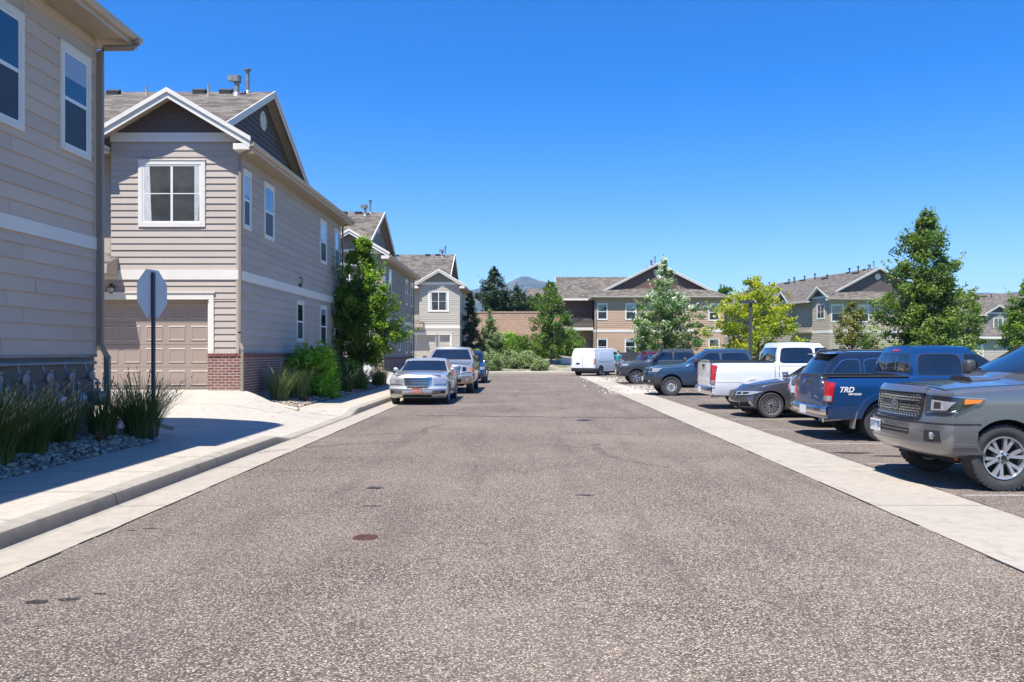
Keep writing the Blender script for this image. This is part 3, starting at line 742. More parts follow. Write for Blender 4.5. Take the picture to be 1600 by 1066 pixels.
    # vents
    if vents:
        ys = yr + .05
        def rf(y): return zr - .5 * abs(y - yr)
        for (x, y, hgt, r, cap) in ((-2.0, yr - .5, .62, .085, 1), (-1.75, yr - .15, .75, .06, 2), (-2.85, yr - .8, .42, .03, 0), (-5.0, yr - .6, .3, .03, 0)):
            z = rf(y); mb = MB(); mb.lathe([(-.1, r * 2.2), (.05, r * 1.6), (.08, r), (hgt, r)] , (x, y, z), 'z', 12)
            if cap == 1: mb.lathe([(hgt - .22, r * 1.1), (hgt - .2, r * 1.7), (hgt, r * 1.8), (hgt + .03, r * .6)], (x, y, z), 'z', 12); mb.box((x - .3, y - .05, z + hgt - .16), (x - .1, y + .05, z + hgt + .02))
            if cap == 2: mb.lathe([(hgt, r * 1.9), (hgt + .05, r * 2.0), (hgt + .07, r * .8)], (x, y, z), 'z', 12)
            mb.build('vent_pipe', M['galv'] if cap else M['spout'], root, smooth=40)
        for (x, y) in ((-2.45, yr - .25), (-3.35, yr - .25), (-6.2, yr - .4)):
            z = rf(y); mb = MB(); mb.tube([(x - .22, y, z + .08), (x + .22, y, z + .08)], .075, 10); mb.box((x - .2, y - .12, z - .1), (x + .2, y + .12, z + .03)); mb.build('roof_vent', M['black'], root, smooth=40)
    if extra: extra(root, F, Sd, Bk, Z)
    return root

M['blind'] = plain('window_blind', (.30, .33, .38), .25, coat=.5, var=.06, scale=6)
M['found_dark'] = plain('dark_painted_base', (.20, .16, .125), .8)
M['bcap'] = plain('cap_brick', (.20, .08, .06), .9, var=.35, scale=9)
M['sid_taupe'] = siding('taupe_siding', (.55, .43, .335)); M['sid_beige'] = siding('beige_siding', (.44, .372, .315))
M['sid_brown'] = siding('dark_brown_siding', (.115, .088, .078)); M['sid_stone'] = siding('stone_siding', (.44, .40, .325))
M['sid_stone2'] = siding('grey_green_siding', (.27, .245, .19)); M['sid_orange'] = siding('tan_orange_siding', (.48, .31, .21)); M['sid_redbrown'] = siding('red_brown_siding', (.15, .08, .06))
M['sid_grey'] = siding('warm_grey_siding', (.43, .35, .26)); M['sid_slate'] = siding('slate_siding', (.22, .20, .17))
M['garage'] = plain('beige_garage_door', (.33, .26, .215), .5, var=.04, scale=1.2)
M['garage_tan'] = plain('tan_garage_door', (.42, .37, .30), .5, var=.04)

# --- near left house
def near_extra(root, F, Sd, Bk, Z):
    z = Z(7.25)
    # spout at the far street-side corner: gutter outlet, gooseneck, long drop hugging the corner
    mb = MB(); mb.tube([(.6, 12.82, z - .12), (.6, 12.82, z - .22), (.56, 12.78, z - .3), (.12, 12.58, z - .38), (.085, 12.56, z - .45), (.085, 12.56, z - .6)], .055, 10)
    mb.build('gooseneck', M['spout'], root, smooth=50)
    downspout(root, [(.085, 12.55, z - .5), (.085, 12.55, 1.82), (.17, 12.62, 1.6), (.17, 12.62, .75), (.30, 12.8, .55), (1.05, 13.3, .25)], w=.095)
side1 = [(9.35, 10.35, 4.78, 6.55), (11.35, 12.3, 4.78, 6.55), (2, 3, 4.8, 6.5), (5.2, 6.2, 4.8, 6.5)]
h1 = house('house', 'near taupe sided house at the left edge with gas meters along its base', (-7.6, 2.3, 0), D=11, wallc=M['sid_taupe'], gablec=M['sid_brown'], zoff=.25, side=side1, belt=(3.50, 3.72),
           foundz=1.65, garages=(), sheds=(), ov=.5, extra=near_extra, bumps=(), group='two storey houses on the left')
# --- second left house
S2 = [(.30, .98, 5.05, 6.66), (2.16, 3.16, 5.03, 6.69), (8.97, 10.0, 5.03, 6.69), (11.4, 12.3, 5.03, 6.69), (5.7, 6.6, 2.0, 3.42), (8.97, 10.0, 1.85, 3.43), (11.35, 12.3, 1.85, 3.43)]
def second_extra(root, F, Sd, Bk, Z):
    downspout(root, [(.5, -.40, 7.1), (.42, -.36, 7.0), (.08, -.07, 6.9), (.07, -.07, 2.2), (.07, -.07, 1.92), (.17, -.17, 1.74), (.17, -.17, .62)], w=.07)
    downspout(root, [(.52, 12.6, 7.1), (.10, 12.58, 6.95), (.09, 12.58, .8)], w=.07)
    lantern(root, F, -3.35, 3.36)
    mb = MB(); mb.tube([(.02, 6.05, 3.98), (.12, 6.05, 4.0), (.12, 6.05, 4.2), (.02, 6.05, 4.22)], .02, 6); mb.box((.02, 6.0, 3.9), (.1, 6.15, 4.0)); mb.build('wall_vent', M['plastic'], root)
def shed_entry(root, F, Sd, Bk, Z):
    # low brown entry behind the house with its little lean-to roof
    mb = MB(); sidingwall(mb, lambda p: (-.35 + p[1], 12.55 + p[0], p[2]), .3, 3.2, lambda z: (0, 2.0)); mb.box((-3.0, 12.55, 0), (-.356, 14.55, 3.2)); mb.build('wall', M['sid_brown'], root)
    mb = MB(); roofslab(mb, [(-.1, 12.55, 4.4), (.35, 12.55, 3.75), (.35, 14.9, 3.25), (-3.2, 14.9, 3.25), (-3.2, 12.55, 4.4)], .1, 0, 1) if False else None
    mb.prism([(.2, 12.56, 3.9), (.2, 12.56, 4.75), (.2, 14.9, 3.35), (.2, 14.9, 3.2)], (-3.2, 0, 0)); mb.build('porch_roof', M['shx'], root)
    mb = MB(); mb.prism([(.201, 12.5, 4.72), (.201, 14.95, 3.3), (.201, 14.95, 3.15), (.201, 12.5, 4.57)], (.03, 0, 0)); mb.build('porch_fascia', M['trim'], root)
def ex2(*a): second_extra(*a); shed_entry(*a)
h2 = house('house', 'taupe house with sunlit gable, garage door and red brick base behind the stop sign', (-7.6, 22.3, 0), wallc=M['sid_beige'], gablec=M['sid_brown'], side=S2, extra=ex2, group='two storey houses on the left')
# --- third and fourth
def ex3(root, F, Sd, Bk, Z):
    downspout(root, [(.52, 12.6, 6.8), (.10, 12.58, 6.65), (.09, 12.58, .8)], w=.09); downspout(root, [(.5, -.40, 6.8), (.08, -.07, 6.6), (.07, -.07, .62)], w=.09)
h3 = house('house', 'olive grey house half hidden by the street tree, behind the silver sedan', (-7.6, 45.3, 0), wallc=M['sid_stone2'], gablec=M['sid_slate'], side=S2, zoff=-.3, belt=(3.4, 3.65), extra=ex3, group='two storey houses on the left')
M['garage_house4'] = M['garage_tan']
def ex4(root, F, Sd, Bk, Z):
    lantern(root, F, -3.5, 3.5); downspout(root, [(-3.55, 1.0, 7.0), (-3.55, 1.0, 4.4)], w=.09); window(root, lambda p: (p[0], 1.1 - p[1], p[2]), -3.7, -4.4, 4.9, 6.5, 'hung')
gm = M['garage']; M['garage'] = M['garage_tan']
h4 = house('house', 'pale grey house at the road end whose gabled front faces the camera', (-5.25, 70.3, 0), wallc=M['sid_stone'], gablec=M['sid_stone2'], side=S2, extra=ex4, D=9, group='two storey houses on the left', sheds=((-6.5, -3.0),))
M['garage'] = gm
# --- orange house across the end of the road (its long side faces the camera)
def ex5(root, F, Sd, Bk, Z):
    # wing to the left of the gabled block: in local axes it stretches toward -y
    G = lambda p: (-3.0 + p[1], p[0], p[2])
    mb = MB(); 
    for a, b, m in ((.3, 3.62, 0), (3.88, 5.2, 0)): sidingwall(mb, G, a, b, lambda z: (-3.0, 0), .2, butt=False)
    mb.box((-8, -3.0, 0), (-3.006, -.01, 7.1)); mb.build('wall', M['sid_orange'], root)
    mb = MB(); sidingwall(mb, G, 5.2, 7.1, lambda z: (-3.0, 0), .2, butt=False); mb.build('wall', M['sid_redbrown'], root)
    mb = MB(); zz = lambda x: 7.2 + .5 * (-x - 1.9)
    roofslab(mb, [(-1.9, -3.7, 7.2), (-1.9, .5, 7.2), (-7.2, .5 + 5, 9.85), (-7.2, -3.7, 9.85)], .06, 0, 1)
    roofslab(mb, [(-12.5, -3.7, 7.2), (-7.2, -3.7, 9.85), (-7.2, 5.5, 9.85), (-12.5, 5.5, 7.2)], .06, 0, 1); mb.build('roof', [M['shy'], M['fascia']], root)
    mb = MB(); mb.prism([(-1.9, -3.73, 7.2), (-7.2, -3.73, 9.87), (-12.5, -3.73, 7.2), (-12.5, -3.73, 6.95), (-7.2, -3.73, 9.6), (-1.9, -3.73, 6.95)], (0, .03, 0)); mb.box((-1.899, -3.7, 6.95), (-1.87, -.52, 7.13)); mb.build('rake_board', M['trim'], root)
    mb = MB(); mb.prism([(-3.1, -2.99, 7.1), (-7.2, -2.99, 9.6), (-11.3, -2.99, 7.1)], (0, -.02, 0)); mb.build('gable', M['sid_redbrown'], root)
    # porch with small gable
    mb = MB(); mb.prism([(-1.4, -2.9, 4.15), (-1.4, -.05, 4.15), (-1.4, -.05, 4.9), (-1.4, -.8, 5.1)], (-1.6, 0, 0)); mb.build('porch_roof', M['shx'], root)
    mb = MB(); mb.box((-1.42, -3.0, 3.85), (-1.36, -.04, 4.14)); mb.box((-1.6, -2.95, 0), (-1.42, -2.8, 3.85)); mb.build('porch_frame', M['trim'], root)
    mb = MB(); mb.box((-2.99, -2.2, .3), (-2.95, -1.0, 2.6)); d = mb.build('door', M['found_dark'], root)
    mb = MB(); mb.box((-2.949, -2.0, 1.45), (-2.94, -1.3, 1.62)); mb.build('door_sign', M['trim'], d)
    downspout(root, [(.5, -.2, 7.1), (.08, .1, 6.9), (.07, .1, .3)], w=.1)
    for sg, y in ((1, 2.6),): pass
h5 = house('house', 'tan orange lap sided house with a broad dark gable behind the white flowering tree', (7.4, 84, 0), rz=R(-90), D=9, wallc=M['sid_orange'], gablec=M['sid_redbrown'], L=13.0, group='apartment houses beyond the parking bay',
           side=[(.2, 1.3, 4.85, 6.55), (3.05, 4.2, 4.85, 6.55), (11.45, 12.6, 4.75, 6.5), (.2, 1.3, 1.3, 3.0), (3.0, 4.15, 1.3, 3.0), (11.45, 12.6, 1.3, 3.0)], bumps=(), garages=(), sheds=(), extra=ex5, brickh=.9, slab=.4, sideexpo=.215)
def manyvents(n):
    def f(root, F, Sd, Bk, Z):
        zr = 7.25 + .5 * (6.5 + .45)
        for i in range(n):
            x = -3 - i * 26 / n * random.uniform(.85, 1.1); y = 6.5 - random.uniform(.4, 1.6); z = zr - .5 * (6.5 - y); h = random.uniform(.5, 1.0)
            mb = MB(); mb.lathe([(-.1, .14), (.1, .08), (h - .15, .07), (h - .14, .13), (h, .13)], (x, y, z), 'z', 8); mb.build('vent_pipe', M['plastic'], root)
            if i % 2 == 0: mb = MB(); mb.box((x - 1.6, y + .2, z + .1), (x - .6, y + .5, z + .3)); mb.build('roof_vent', M['black'], root)
    return f
h6 = house('house', 'long warm grey apartment house receding behind the large leafy tree on the right', (32.2, 87, 0), rz=R(-78.7), D=30, L=13.0, wallc=M['sid_grey'], gablec=M['sid_brown'], group='apartment houses beyond the parking bay',
           side=[(.15, 1.6, 4.75, 6.6), (3.3, 4.6, 4.75, 6.6), (8.5, 9.8, 4.75, 6.6), (11.2, 12.4, 4.75, 6.6), (8.5, 9.8, 1.3, 3.0)], bumps=((-3.3, -.0, 'w'), (-10.5, -8.3, 'w'), (-17.5, -15.3, 'w')), garages=(), sheds=((-6.9, -3.3),), brickh=.9, slab=.4, extra=manyvents(9), sideexpo=.215)
h7 = house('house', 'distant slate grey apartment house at the right edge with a small gable over its windows', (88, 125, 0), D=30, L=13.0, wallc=M['sid_slate'], gablec=M['sid_brown'], group='apartment houses beyond the parking bay',
           side=[(3, 4.2, 4.8, 6.5)], bumps=((-18.2, -14.6, 'w'),), garages=(), sheds=((-22, -18.4),), brickh=.9, slab=.4, extra=manyvents(4))
def ex8(root, F, Sd, Bk, Z): pass
h8 = house('house', 'pale tan roofed house seen between the retaining wall tree and the orange house', (14, 112, 0), D=13, L=12.5, wallc=M['sid_grey'], gablec=M['sid_grey'], side=[], bumps=(), garages=(), sheds=(), group='apartment houses beyond the parking bay')
# small cream garage block in front of the slate house
g = thing('garage', 'low cream garage with a lean-to roof between the big tree and the slate house', 'garage', (51.5, 96, 0))
mb = MB(); Fg = lambda p: (p[0], -p[1], p[2]); sidingwall(mb, Fg, .2, 3.3, lambda z: (-3.4, 5.0), .2, butt=False); mb.box((-3.4, .006, 0), (5, 6, 3.3)); mb.build('wall', M['sid_beige'], g)
mb = MB(); mb.prism([(-3.6, -.5, 3.35), (-3.6, -.5, 3.2), (-3.6, 6.3, 5.0), (-3.6, 6.3, 5.15)], (8.9, 0, 0)); mb.build('roof', M['shx'], g)
mb = MB(); mb.box((-3.7, -.55, 3.1), (5.4, -.5, 3.38)); mb.box((-1.6, -.03, .2), (1.8, -.001, 2.6)); mb.build('fascia', M['trim'], g)
# ================================================================== PLANTS
def leafmesh(name, C, size, mat, up=.35, aspect=.55, seed=0, cr=None, droop=0):
    r = np.random.default_rng(seed); N = len(C)
    n = r.normal(size=(N, 3)); n[:, 2] = np.abs(n[:, 2]) + up; n /= np.linalg.norm(n, axis=1)[:, None]
    a = r.normal(size=(N, 3)); a[:, 2] -= droop; u = a - (a * n).sum(1)[:, None] * n; u /= np.linalg.norm(u, axis=1)[:, None]; v = np.cross(n, u)
    s = size * r.uniform(.6, 1.35, N)[:, None]
    P = np.stack([C - u * s, C + v * s * aspect - u * s * .15 + n * s * .12, C + u * s, C - v * s * aspect - u * s * .15 + n * s * .12], 1).reshape(-1, 3)
    me = bpy.data.meshes.new(name); me.vertices.add(4 * N); me.vertices.foreach_set('co', P.astype(np.float32).ravel())
    me.loops.add(4 * N); me.loops.foreach_set('vertex_index', np.arange(4 * N, dtype=np.int32))
    me.polygons.add(N); me.polygons.foreach_set('loop_start', np.arange(0, 4 * N, 4, dtype=np.int32)); me.polygons.foreach_set('loop_total', np.full(N, 4, dtype=np.int32))
    me.materials.append(mat); at = me.attributes.new('rnd', 'FLOAT', 'FACE')
    cr = r.random(N) if cr is None else np.clip(cr + r.normal(0, .13, N), 0, 1)
    at.data.foreach_set('value', cr.astype(np.float32)); me.update(); me.validate(); return me

def tree(label, cat, loc, H, prof, mat, trunk=.09, clear=1.2, nclump=150, leaf=.06, per=90, cl=.38, seed=1, group=None, bark='bark', lean=(0, 0), name='tree', tip=None, droop=0, shell=.55, blossom=None, crcol=True):
    """prof: [(height fraction in crown, radius)] crown outline"""
    r = np.random.default_rng(seed); rd = random.Random(seed); root = thing(name, label, cat, loc, 0, group)
    ph = [p[0] for p in prof]; pr = [p[1] for p in prof]
    cen = []
    for i in range(nclump):
        for _ in range(50):
            h = rd.random(); Rr = np.interp(h, ph, pr)
            if rd.random() < Rr / max(pr) + .05: break
        a = rd.uniform(0, 2 * pi); ang = Rr * (1 + .22 * sin(3 * a + seed) + .15 * sin(5 * a + h * 9 + seed * 2)) * (1 + .12 * sin(h * 23 + seed))
        q = ang * (rd.uniform(shell, 1.0) if rd.random() < .8 else rd.uniform(.1, .7)); q = max(0, q - cl * .3)
        cen.append((q * cos(a) + lean[0] * h, q * sin(a) + lean[1] * h, clear + h * (H - clear), h))
    C = []; cr = []
    for (x, y, z, h) in cen:
        k = int(per * rd.uniform(.5, 1.4)); s = cl * rd.uniform(.6, 1.15) * (1 if h < .85 else .6)
        p = r.normal(size=(k, 3)); p /= (np.linalg.norm(p, axis=1)[:, None] + 1e-6); p *= (r.random(k) ** .45)[:, None] * s; p[:, 2] *= .75
        C.append(p + (x, y, z)); b = rd.gauss(.45, .16) + ((.62 * (h - .22)) if blossom else 0); cr.append(np.full(k, b) + (p[:, 2] / s * .25 if blossom else 0))
        # sprig poking outward
        if rd.random() < .45:
            d = np.array([x, y, (z - clear) * .3 + .3]); d /= np.linalg.norm(d) + 1e-6; m = 14; t = r.random(m)[:, None]
            C.append(np.array([x, y, z]) + d * t * s * 1.9 + r.normal(0, .05, (m, 3))); cr.append(np.full(m, b + .15))
    C = np.concatenate(C); cr = np.concatenate(cr)
    me = leafmesh('crown', C, leaf, mat, seed=seed, cr=cr, droop=droop); o = bpy.data.objects.new('crown', me); COL.objects.link(o); o.parent = root
    mb = MB(); top = clear + (H - clear) * .9
    def tp(f): return (lean[0] * f + .05 * sin(f * 5 + seed), lean[1] * f + .05 * cos(f * 4 + seed) - .05, f * top)
    n = 9; mb.tube([tp(i / n) for i in range(n + 1)], [trunk * (1.25 if i == 0 else 1) * (1 - .85 * i / n) + .008 for i in range(n + 1)], 9)
    for (x, y, z, h) in rd.sample(cen, min(len(cen), 46)):
        f = max(.12, min(.92, (z - sqrt(x * x + y * y) * .75) / top)); a = tp(f); mid = ((a[0] + x) / 2, (a[1] + y) / 2, a[2] + (z - a[2]) * .42)
        mb.tube([a, mid, (x, y, z)], [trunk * .38 * (1 - f * .6), trunk * .22, .006], 5, cap=False)
    mb.build('trunk', M[bark], root, smooth=60)
    return root

L = {}
L['green'] = leafmat('leaf_green', [(.03, .065, .008), (.09, .16, .018), (.18, .28, .03), (.30, .40, .06)])
L['bright'] = leafmat('leaf_bright', [(0.0897, 0.186, 0.014), (0.179, 0.329, 0.0234), (0.299, 0.486, 0.041), (0.419, 0.601, 0.0702)])
L['pine'] = leafmat('needle_dark', [(.010, .025, .008), (.025, .05, .014), (.045, .08, .022), (.07, .11, .03)], .15)
L['olive'] = leafmat('leaf_olive', [(0.0468, 0.0894, 0.0164), (0.0936, 0.163, 0.0281), (0.172, 0.26, 0.0527), (0.312, 0.39, 0.105)])
L['yellow'] = leafmat('leaf_yellow', [(.12, .17, .015), (.28, .33, .02), (.46, .46, .03), (.60, .55, .05)])
L['blossom'] = leafmat('leaf_and_blossom', [(.02, .055, .008), (.05, .12, .014), (.10, .20, .03), (.20, .28, .10), (.78, .78, .70)], .3)
L['bright2'] = leafmat('leaf_fresh_green', [(.04, .085, .01), (.12, .21, .022), (.22, .34, .035), (.34, .46, .07)], .5)
L['ash'] = leafmat('leaf_grey_green', [(.05, .085, .018), (.11, .17, .032), (.20, .27, .06), (.34, .39, .14)])
L['russet'] = leafmat('leaf_russet', [(0.0507, 0.0858, 0.0208), (0.118, 0.156, 0.0325), (0.27, 0.25, 0.065), (0.473, 0.296, 0.13)])
L['silver'] = leafmat('leaf_silver', [(0.091, 0.13, 0.052), (0.195, 0.247, 0.111), (0.325, 0.377, 0.195), (0.468, 0.494, 0.325)])

tree('leafy green street tree standing in the bed beside the second house', 'tree', (-6.55, 34.2, .25), 6.1, [(0, .75), (.12, 1.25), (.35, 1.45), (.6, 1.1), (.8, .75), (.95, .4), (1, .1)], L['bright2'], .085, .95, 270, .062, 115, .36, seed=3, group='street trees')
tree('tree with a thin trunk at the road end in front of the orange house porch', 'tree', (2.55, 70.7, .3), 7.3, [(0, .9), (.15, 1.5), (.45, 1.6), (.7, 1.1), (.88, .7), (1, .2)], L['olive'], .11, 1.6, 190, .085, 70, .42, seed=5, group='street trees')
tree('white flowering tree with pale blossom sprays in front of the orange house', 'tree', (11.05, 64.6, .1), 8.8, [(0, 2.1), (.12, 3.1), (.35, 3.1), (.5, 2.3), (.65, 1.4), (.8, .85), (.95, .35), (1, .1)], L['blossom'], .12, 1.0, 270, .085, 95, .50, seed=8, blossom=True)
tree('yellow green tree spreading behind the white pickup and the lamp post', 'tree', (12.9, 45.5, .1), 5.6, [(0, 1.4), (.15, 2.6), (.4, 2.9), (.65, 2.3), (.88, 1.4), (1, .5)], L['yellow'], .08, 1.0, 170, .08, 85, .42, seed=12, shell=.35, bark='palebark')
tree('small young tree with russet tipped leaves above the parked sport utility roof', 'tree', (16.3, 41, .1), 4.05, [(0, .6), (.2, 1.0), (.5, .9), (.75, .6), (1, .15)], L['russet'], .06, .9, 75, .065, 60, .3, seed=15)
tree('tall grey green tree, largest on the right, behind the blue pickup', 'tree', (17.7, 36.5, .1), 7.75, [(0, 1.5), (.12, 2.0), (.3, 1.95), (.5, 1.5), (.68, 1.15), (.85, .85), (.95, .5), (1, .15)], L['ash'], .12, 1.0, 320, .07, 115, .46, seed=18)
tree('slender leaning grey green tree close to the right of the tallest tree', 'tree', (22.3, 43, .1), 4.6, [(0, .8), (.2, 1.35), (.5, 1.2), (.75, .8), (1, .25)], L['ash'], .07, .9, 100, .068, 65, .34, seed=19, lean=(1.0, 0))
tree('dark green tree cut off by the right edge of the picture', 'tree', (27.0, 44.5, .1), 5.2, [(0, .8), (.2, 1.25), (.5, 1.2), (.8, .8), (1, .3)], L['green'], .08, .9, 140, .068, 75, .38, seed=21)
# beyond the wall
tree('dark pine rising above the tan retaining wall', 'pine tree', (-3.2, 97, 5.9), 5.6, [(0, 1.9), (.25, 2.1), (.5, 1.7), (.75, 1.1), (.92, .5), (1, .1)], L['pine'], .14, .3, 170, .11, 80, .55, seed=24, name='pine_tree')
tree('broad dark juniper above the retaining wall, right of the pine', 'juniper', (-.6, 98, 5.9), 3.3, [(0, 1.5), (.3, 1.9), (.7, 1.3), (1, .4)], L['pine'], .1, .1, 120, .11, 75, .5, seed=25, name='juniper_tree')
tree('smaller round juniper above the retaining wall, beside the street tree crown', 'juniper', (1.9, 98.5, 5.9), 2.6, [(0, 1.2), (.3, 1.7), (.7, 1.2), (1, .3)], L['olive'], .1, .1, 90, .11, 75, .5, seed=26, name='juniper_tree')
tree('dark tree tip showing above the tan roof left of the orange house', 'pine tree', (4.2, 130, 4), 8.8, [(0, 1.4), (.4, 1.3), (.7, .9), (1, .2)], L['pine'], .12, .6, 70, .16, 60, .55, seed=27, name='pine_tree')
tree('far green treetop just right of the orange house roof', 'tree', (32.0, 132, 3), 8.6, [(0, 2.4), (.4, 3.4), (.7, 2.6), (1, .9)], L['green'], .2, .6, 110, .18, 70, .9, seed=28, group='treetops beyond the roofs')
tree('far green treetop rising behind the long grey house roof', 'tree', (45.5, 140, 3), 10.2, [(0, 1.8), (.4, 2.4), (.7, 1.9), (1, .6)], L['bright'], .2, .6, 90, .18, 70, .8, seed=29, group='treetops beyond the roofs')
tree('tall dark columnar evergreen against the far corner of the pale grey house', 'evergreen', (-4.5, 73.5, .2), 6.6, [(0, .6), (.2, .95), (.6, .8), (.9, .45), (1, .15)], L['pine'], .08, .2, 150, .075, 85, .34, seed=31, name='evergreen_tree')
tree('silvery green columnar shrub right of the dark evergreen', 'shrub', (-2.9, 75, .5), 5.2, [(0, .8), (.3, 1.05), (.6, .7), (.9, .3), (1, .1)], L['silver'], .06, .2, 130, .075, 75, .34, seed=32, name='tall_shrub')

def shrub(label, loc, rx, h, mat, seed, leaf=.05, n=None, cat='shrub', group=None, name='shrub', per=70):
    r = np.random.default_rng(seed); rd = random.Random(seed); root = thing(name, label, cat, loc, 0, group)
    n = n or int(60 * rx * h + 25); C = []; cr = []; tips = []
    for i in range(n):
        a = rd.uniform(0, 2 * pi); t = rd.random() ** .5; z = rd.uniform(.06, 1); w = sqrt(max(0, 1 - (max(0, z - .3) / .75) ** 2)) * rx * (1 + .18 * sin(a * 3 + seed) + .1 * sin(a * 7))
        c = np.array([t * w * cos(a), t * w * sin(a), z * h * (1 + .15 * sin(a * 4 + seed))]); tips.append(c)
        k = int(per * rd.uniform(.5, 1.4)); s = .2 * (rx + h) / 2 + .07; p = r.normal(size=(k, 3)); p /= np.linalg.norm(p, axis=1)[:, None]; p *= (r.random(k) ** .5)[:, None] * s
        q = p + c; q[:, 2] = np.maximum(q[:, 2], .02); C.append(q); cr.append(np.full(k, rd.gauss(.5, .15)))
    me = leafmesh('foliage', np.concatenate(C), leaf, mat, seed=seed, cr=np.concatenate(cr)); o = bpy.data.objects.new('foliage', me); COL.objects.link(o); o.parent = root
    mb = MB()
    for c in rd.sample(tips, min(18, len(tips))): mb.tube([(c[0] * .1, c[1] * .1, 0), (c[0] * .5, c[1] * .5, c[2] * .5), tuple(c)], [.016, .011, .004], 5, cap=False)
    mb.build('stem', M['bark'], root); return root
shrub('bright green leafy shrub, largest in the bed by the second house', (-6.8, 26.9, .2), .85, 1.45, L['bright'], 41, .075, 75)
shrub('darker green shrub against the wall just behind the bright green one', (-7.05, 28.6, .22), .9, 1.5, L['green'], 42, .06, 90)
shrub('small dark shrub near the base of the green street tree', (-6.7, 32.0, .22), .75, 1.0, L['green'], 43, .05, 60)
sl = [(-2.6, 66.5, 1.05, 1.25, 'silver'), (-.9, 69.2, .9, 1.25, 'silver'), (.5, 68.8, .95, 1.2, 'silver'), (1.4, 66.6, .7, .95, 'silver'), (-3.6, 69.5, .9, 1.2, 'olive'), (-.2, 73.5, 1.6, 1.9, 'green'), (2.2, 75.0, 1.5, 2.0, 'green'), (-2.2, 76.5, 1.0, 1.9, 'silver'), (-1.2, 80, .9, 1.6, 'bright'), (4.4, 78, 1.6, 2.0, 'olive')]
lb = ['silvery low shrub nearest the dark blue parked vehicle', 'silvery low shrub in the middle of the slope bed', 'silvery low shrub left of the thin trunk', 'small silvery shrub close to the sidewalk by the thin trunk', 'olive shrub at the foot of the dark evergreen',
      'large dark green shrub half way up the slope', 'large dark green shrub behind the thin trunked tree', 'pale shrub above the low tan wall', 'light green shrub high on the slope under the retaining wall', 'olive shrub beside the orange house porch']
for i, (x, y, rx, h, m) in enumerate(sl):
    v = (y - 64) / 28; z = .1 + 2.6 * sstep(v * 1.05) - .05
    shrub(lb[i], (x, y, z), rx, h, L[m], 60 + i, .075, None, group='shrubs on the slope at the road end', per=60)

def grasstuft(label, loc, rad, h, seed, n=420, mat=None, heads=True, spread=.55, group=None, w=.007, green=.5, name='grass_clump'):
    r = random.Random(seed); root = thing(name, label, 'ornamental grass', loc, 0, group); mb = MB(); hd = MB()
    for i in range(n):
        a = r.uniform(0, 2 * pi); b = rad * .45 * sqrt(r.random()); x, y = b * cos(a), b * sin(a); a2 = a + r.gauss(0, .5); L_ = h * r.uniform(.55, 1.12); sp = spread * r.uniform(.2, 1.1) * L_; ww = w * r.uniform(.7, 1.3)
        px, py = -sin(a2) * ww, cos(a2) * ww; pts = []
        for k in range(5):
            f = k / 4; rr = sp * f ** 1.9; z = L_ * (f - .22 * f ** 3 * (sp / (spread * L_ + 1e-6))); wv = (1 - f * .85); pts.append((x + cos(a2) * rr, y + sin(a2) * rr, z, wv))
        c = r.random() * .8
        for p, q in zip(pts, pts[1:]): mb.face([(p[0] - px * p[3], p[1] - py * p[3], p[2]), (p[0] + px * p[3], p[1] + py * p[3], p[2]), (q[0] + px * q[3], q[1] + py * q[3], q[2]), (q[0] - px * q[3], q[1] - py * q[3], q[2])], 0, c)
        if heads and r.random() < .09:
            p, q = pts[-2], pts[-1]; d = (q[0] - p[0], q[1] - p[1], q[2] - p[2])
            for s_ in range(3):
                g0 = .6 + s_ * .35; c0 = (p[0] + d[0] * g0, p[1] + d[1] * g0, p[2] + d[2] * g0 + .04); e = .02
                hd.face([(c0[0] - px * 1.6, c0[1] - py * 1.6, c0[2]), (c0[0] + d[0] * .25, c0[1] + d[1] * .25, c0[2] + .05), (c0[0] + px * 1.6, c0[1] + py * 1.6, c0[2]), (c0[0], c0[1], c0[2] - .05)], 0, r.random())
    mb.build('blades', mat or L['grass'], root, fixn=False)
    if heads: hd.build('seed_heads', L['straw'], root, fixn=False)
    return root
L['grass'] = leafmat('grass_blade', [(.045, .07, .018), (.09, .135, .03), (.15, .20, .05), (.25, .27, .09)], .3)
L['straw'] = leafmat('grass_seed', [(0.281, 0.218, 0.125), (0.468, 0.374, 0.234)], .3); L['pale'] = leafmat('pale_grass', [(0.078, 0.117, 0.039), (0.169, 0.221, 0.0715), (0.299, 0.338, 0.13), (0.442, 0.442, 0.221)], .3)
G = 'ornamental grasses by the gas meters'
gr = [(-6.95, 9.6, .55, 1.05, 'deep green grass clump at the left picture edge', 620), (-6.9, 10.7, .6, 1.05, 'large green grass clump in front of the first gas meters', 700), (-7.0, 11.75, .5, 1.0, 'green grass clump in front of the middle gas meters', 520),
      (-7.15, 12.9, .35, .8, 'low grass clump below the last gas meter', 240), (-7.05, 14.0, .38, .95, 'sparse grass clump beside the near house downspout', 230), (-6.55, 14.35, .5, 1.05, 'tall arching grass clump around the stop sign post', 480)]
for i, (x, y, rr, h, lab, n) in enumerate(gr): grasstuft(lab, (x, y, .22), rr * 1.15, h, 80 + i, int(n * 2.3), spread=.8, group=G, w=.0065)
g2 = [(-6.95, 23.9, .55, 1.15, 'pale feathery grass clump at the brick corner of the second house'), (-6.75, 25.1, .5, 1.0, 'pale grass clump left of the bright green shrub')]
for i, (x, y, rr, h, lab) in enumerate(g2): grasstuft(lab, (x, y, .2), rr, h, 95 + i, 520, L['pale'], spread=.55, w=.009)
g3 = [(-6.4, 30.3, 'dark grass clump at the edge of the bed behind the shrubs'), (-6.3, 36.3, 'grass clump just past the street tree trunk'), (-6.4, 38.0, 'grass clump left of the silver sedan'), (-6.35, 33.0, 'grass clump at the foot of the street tree')]
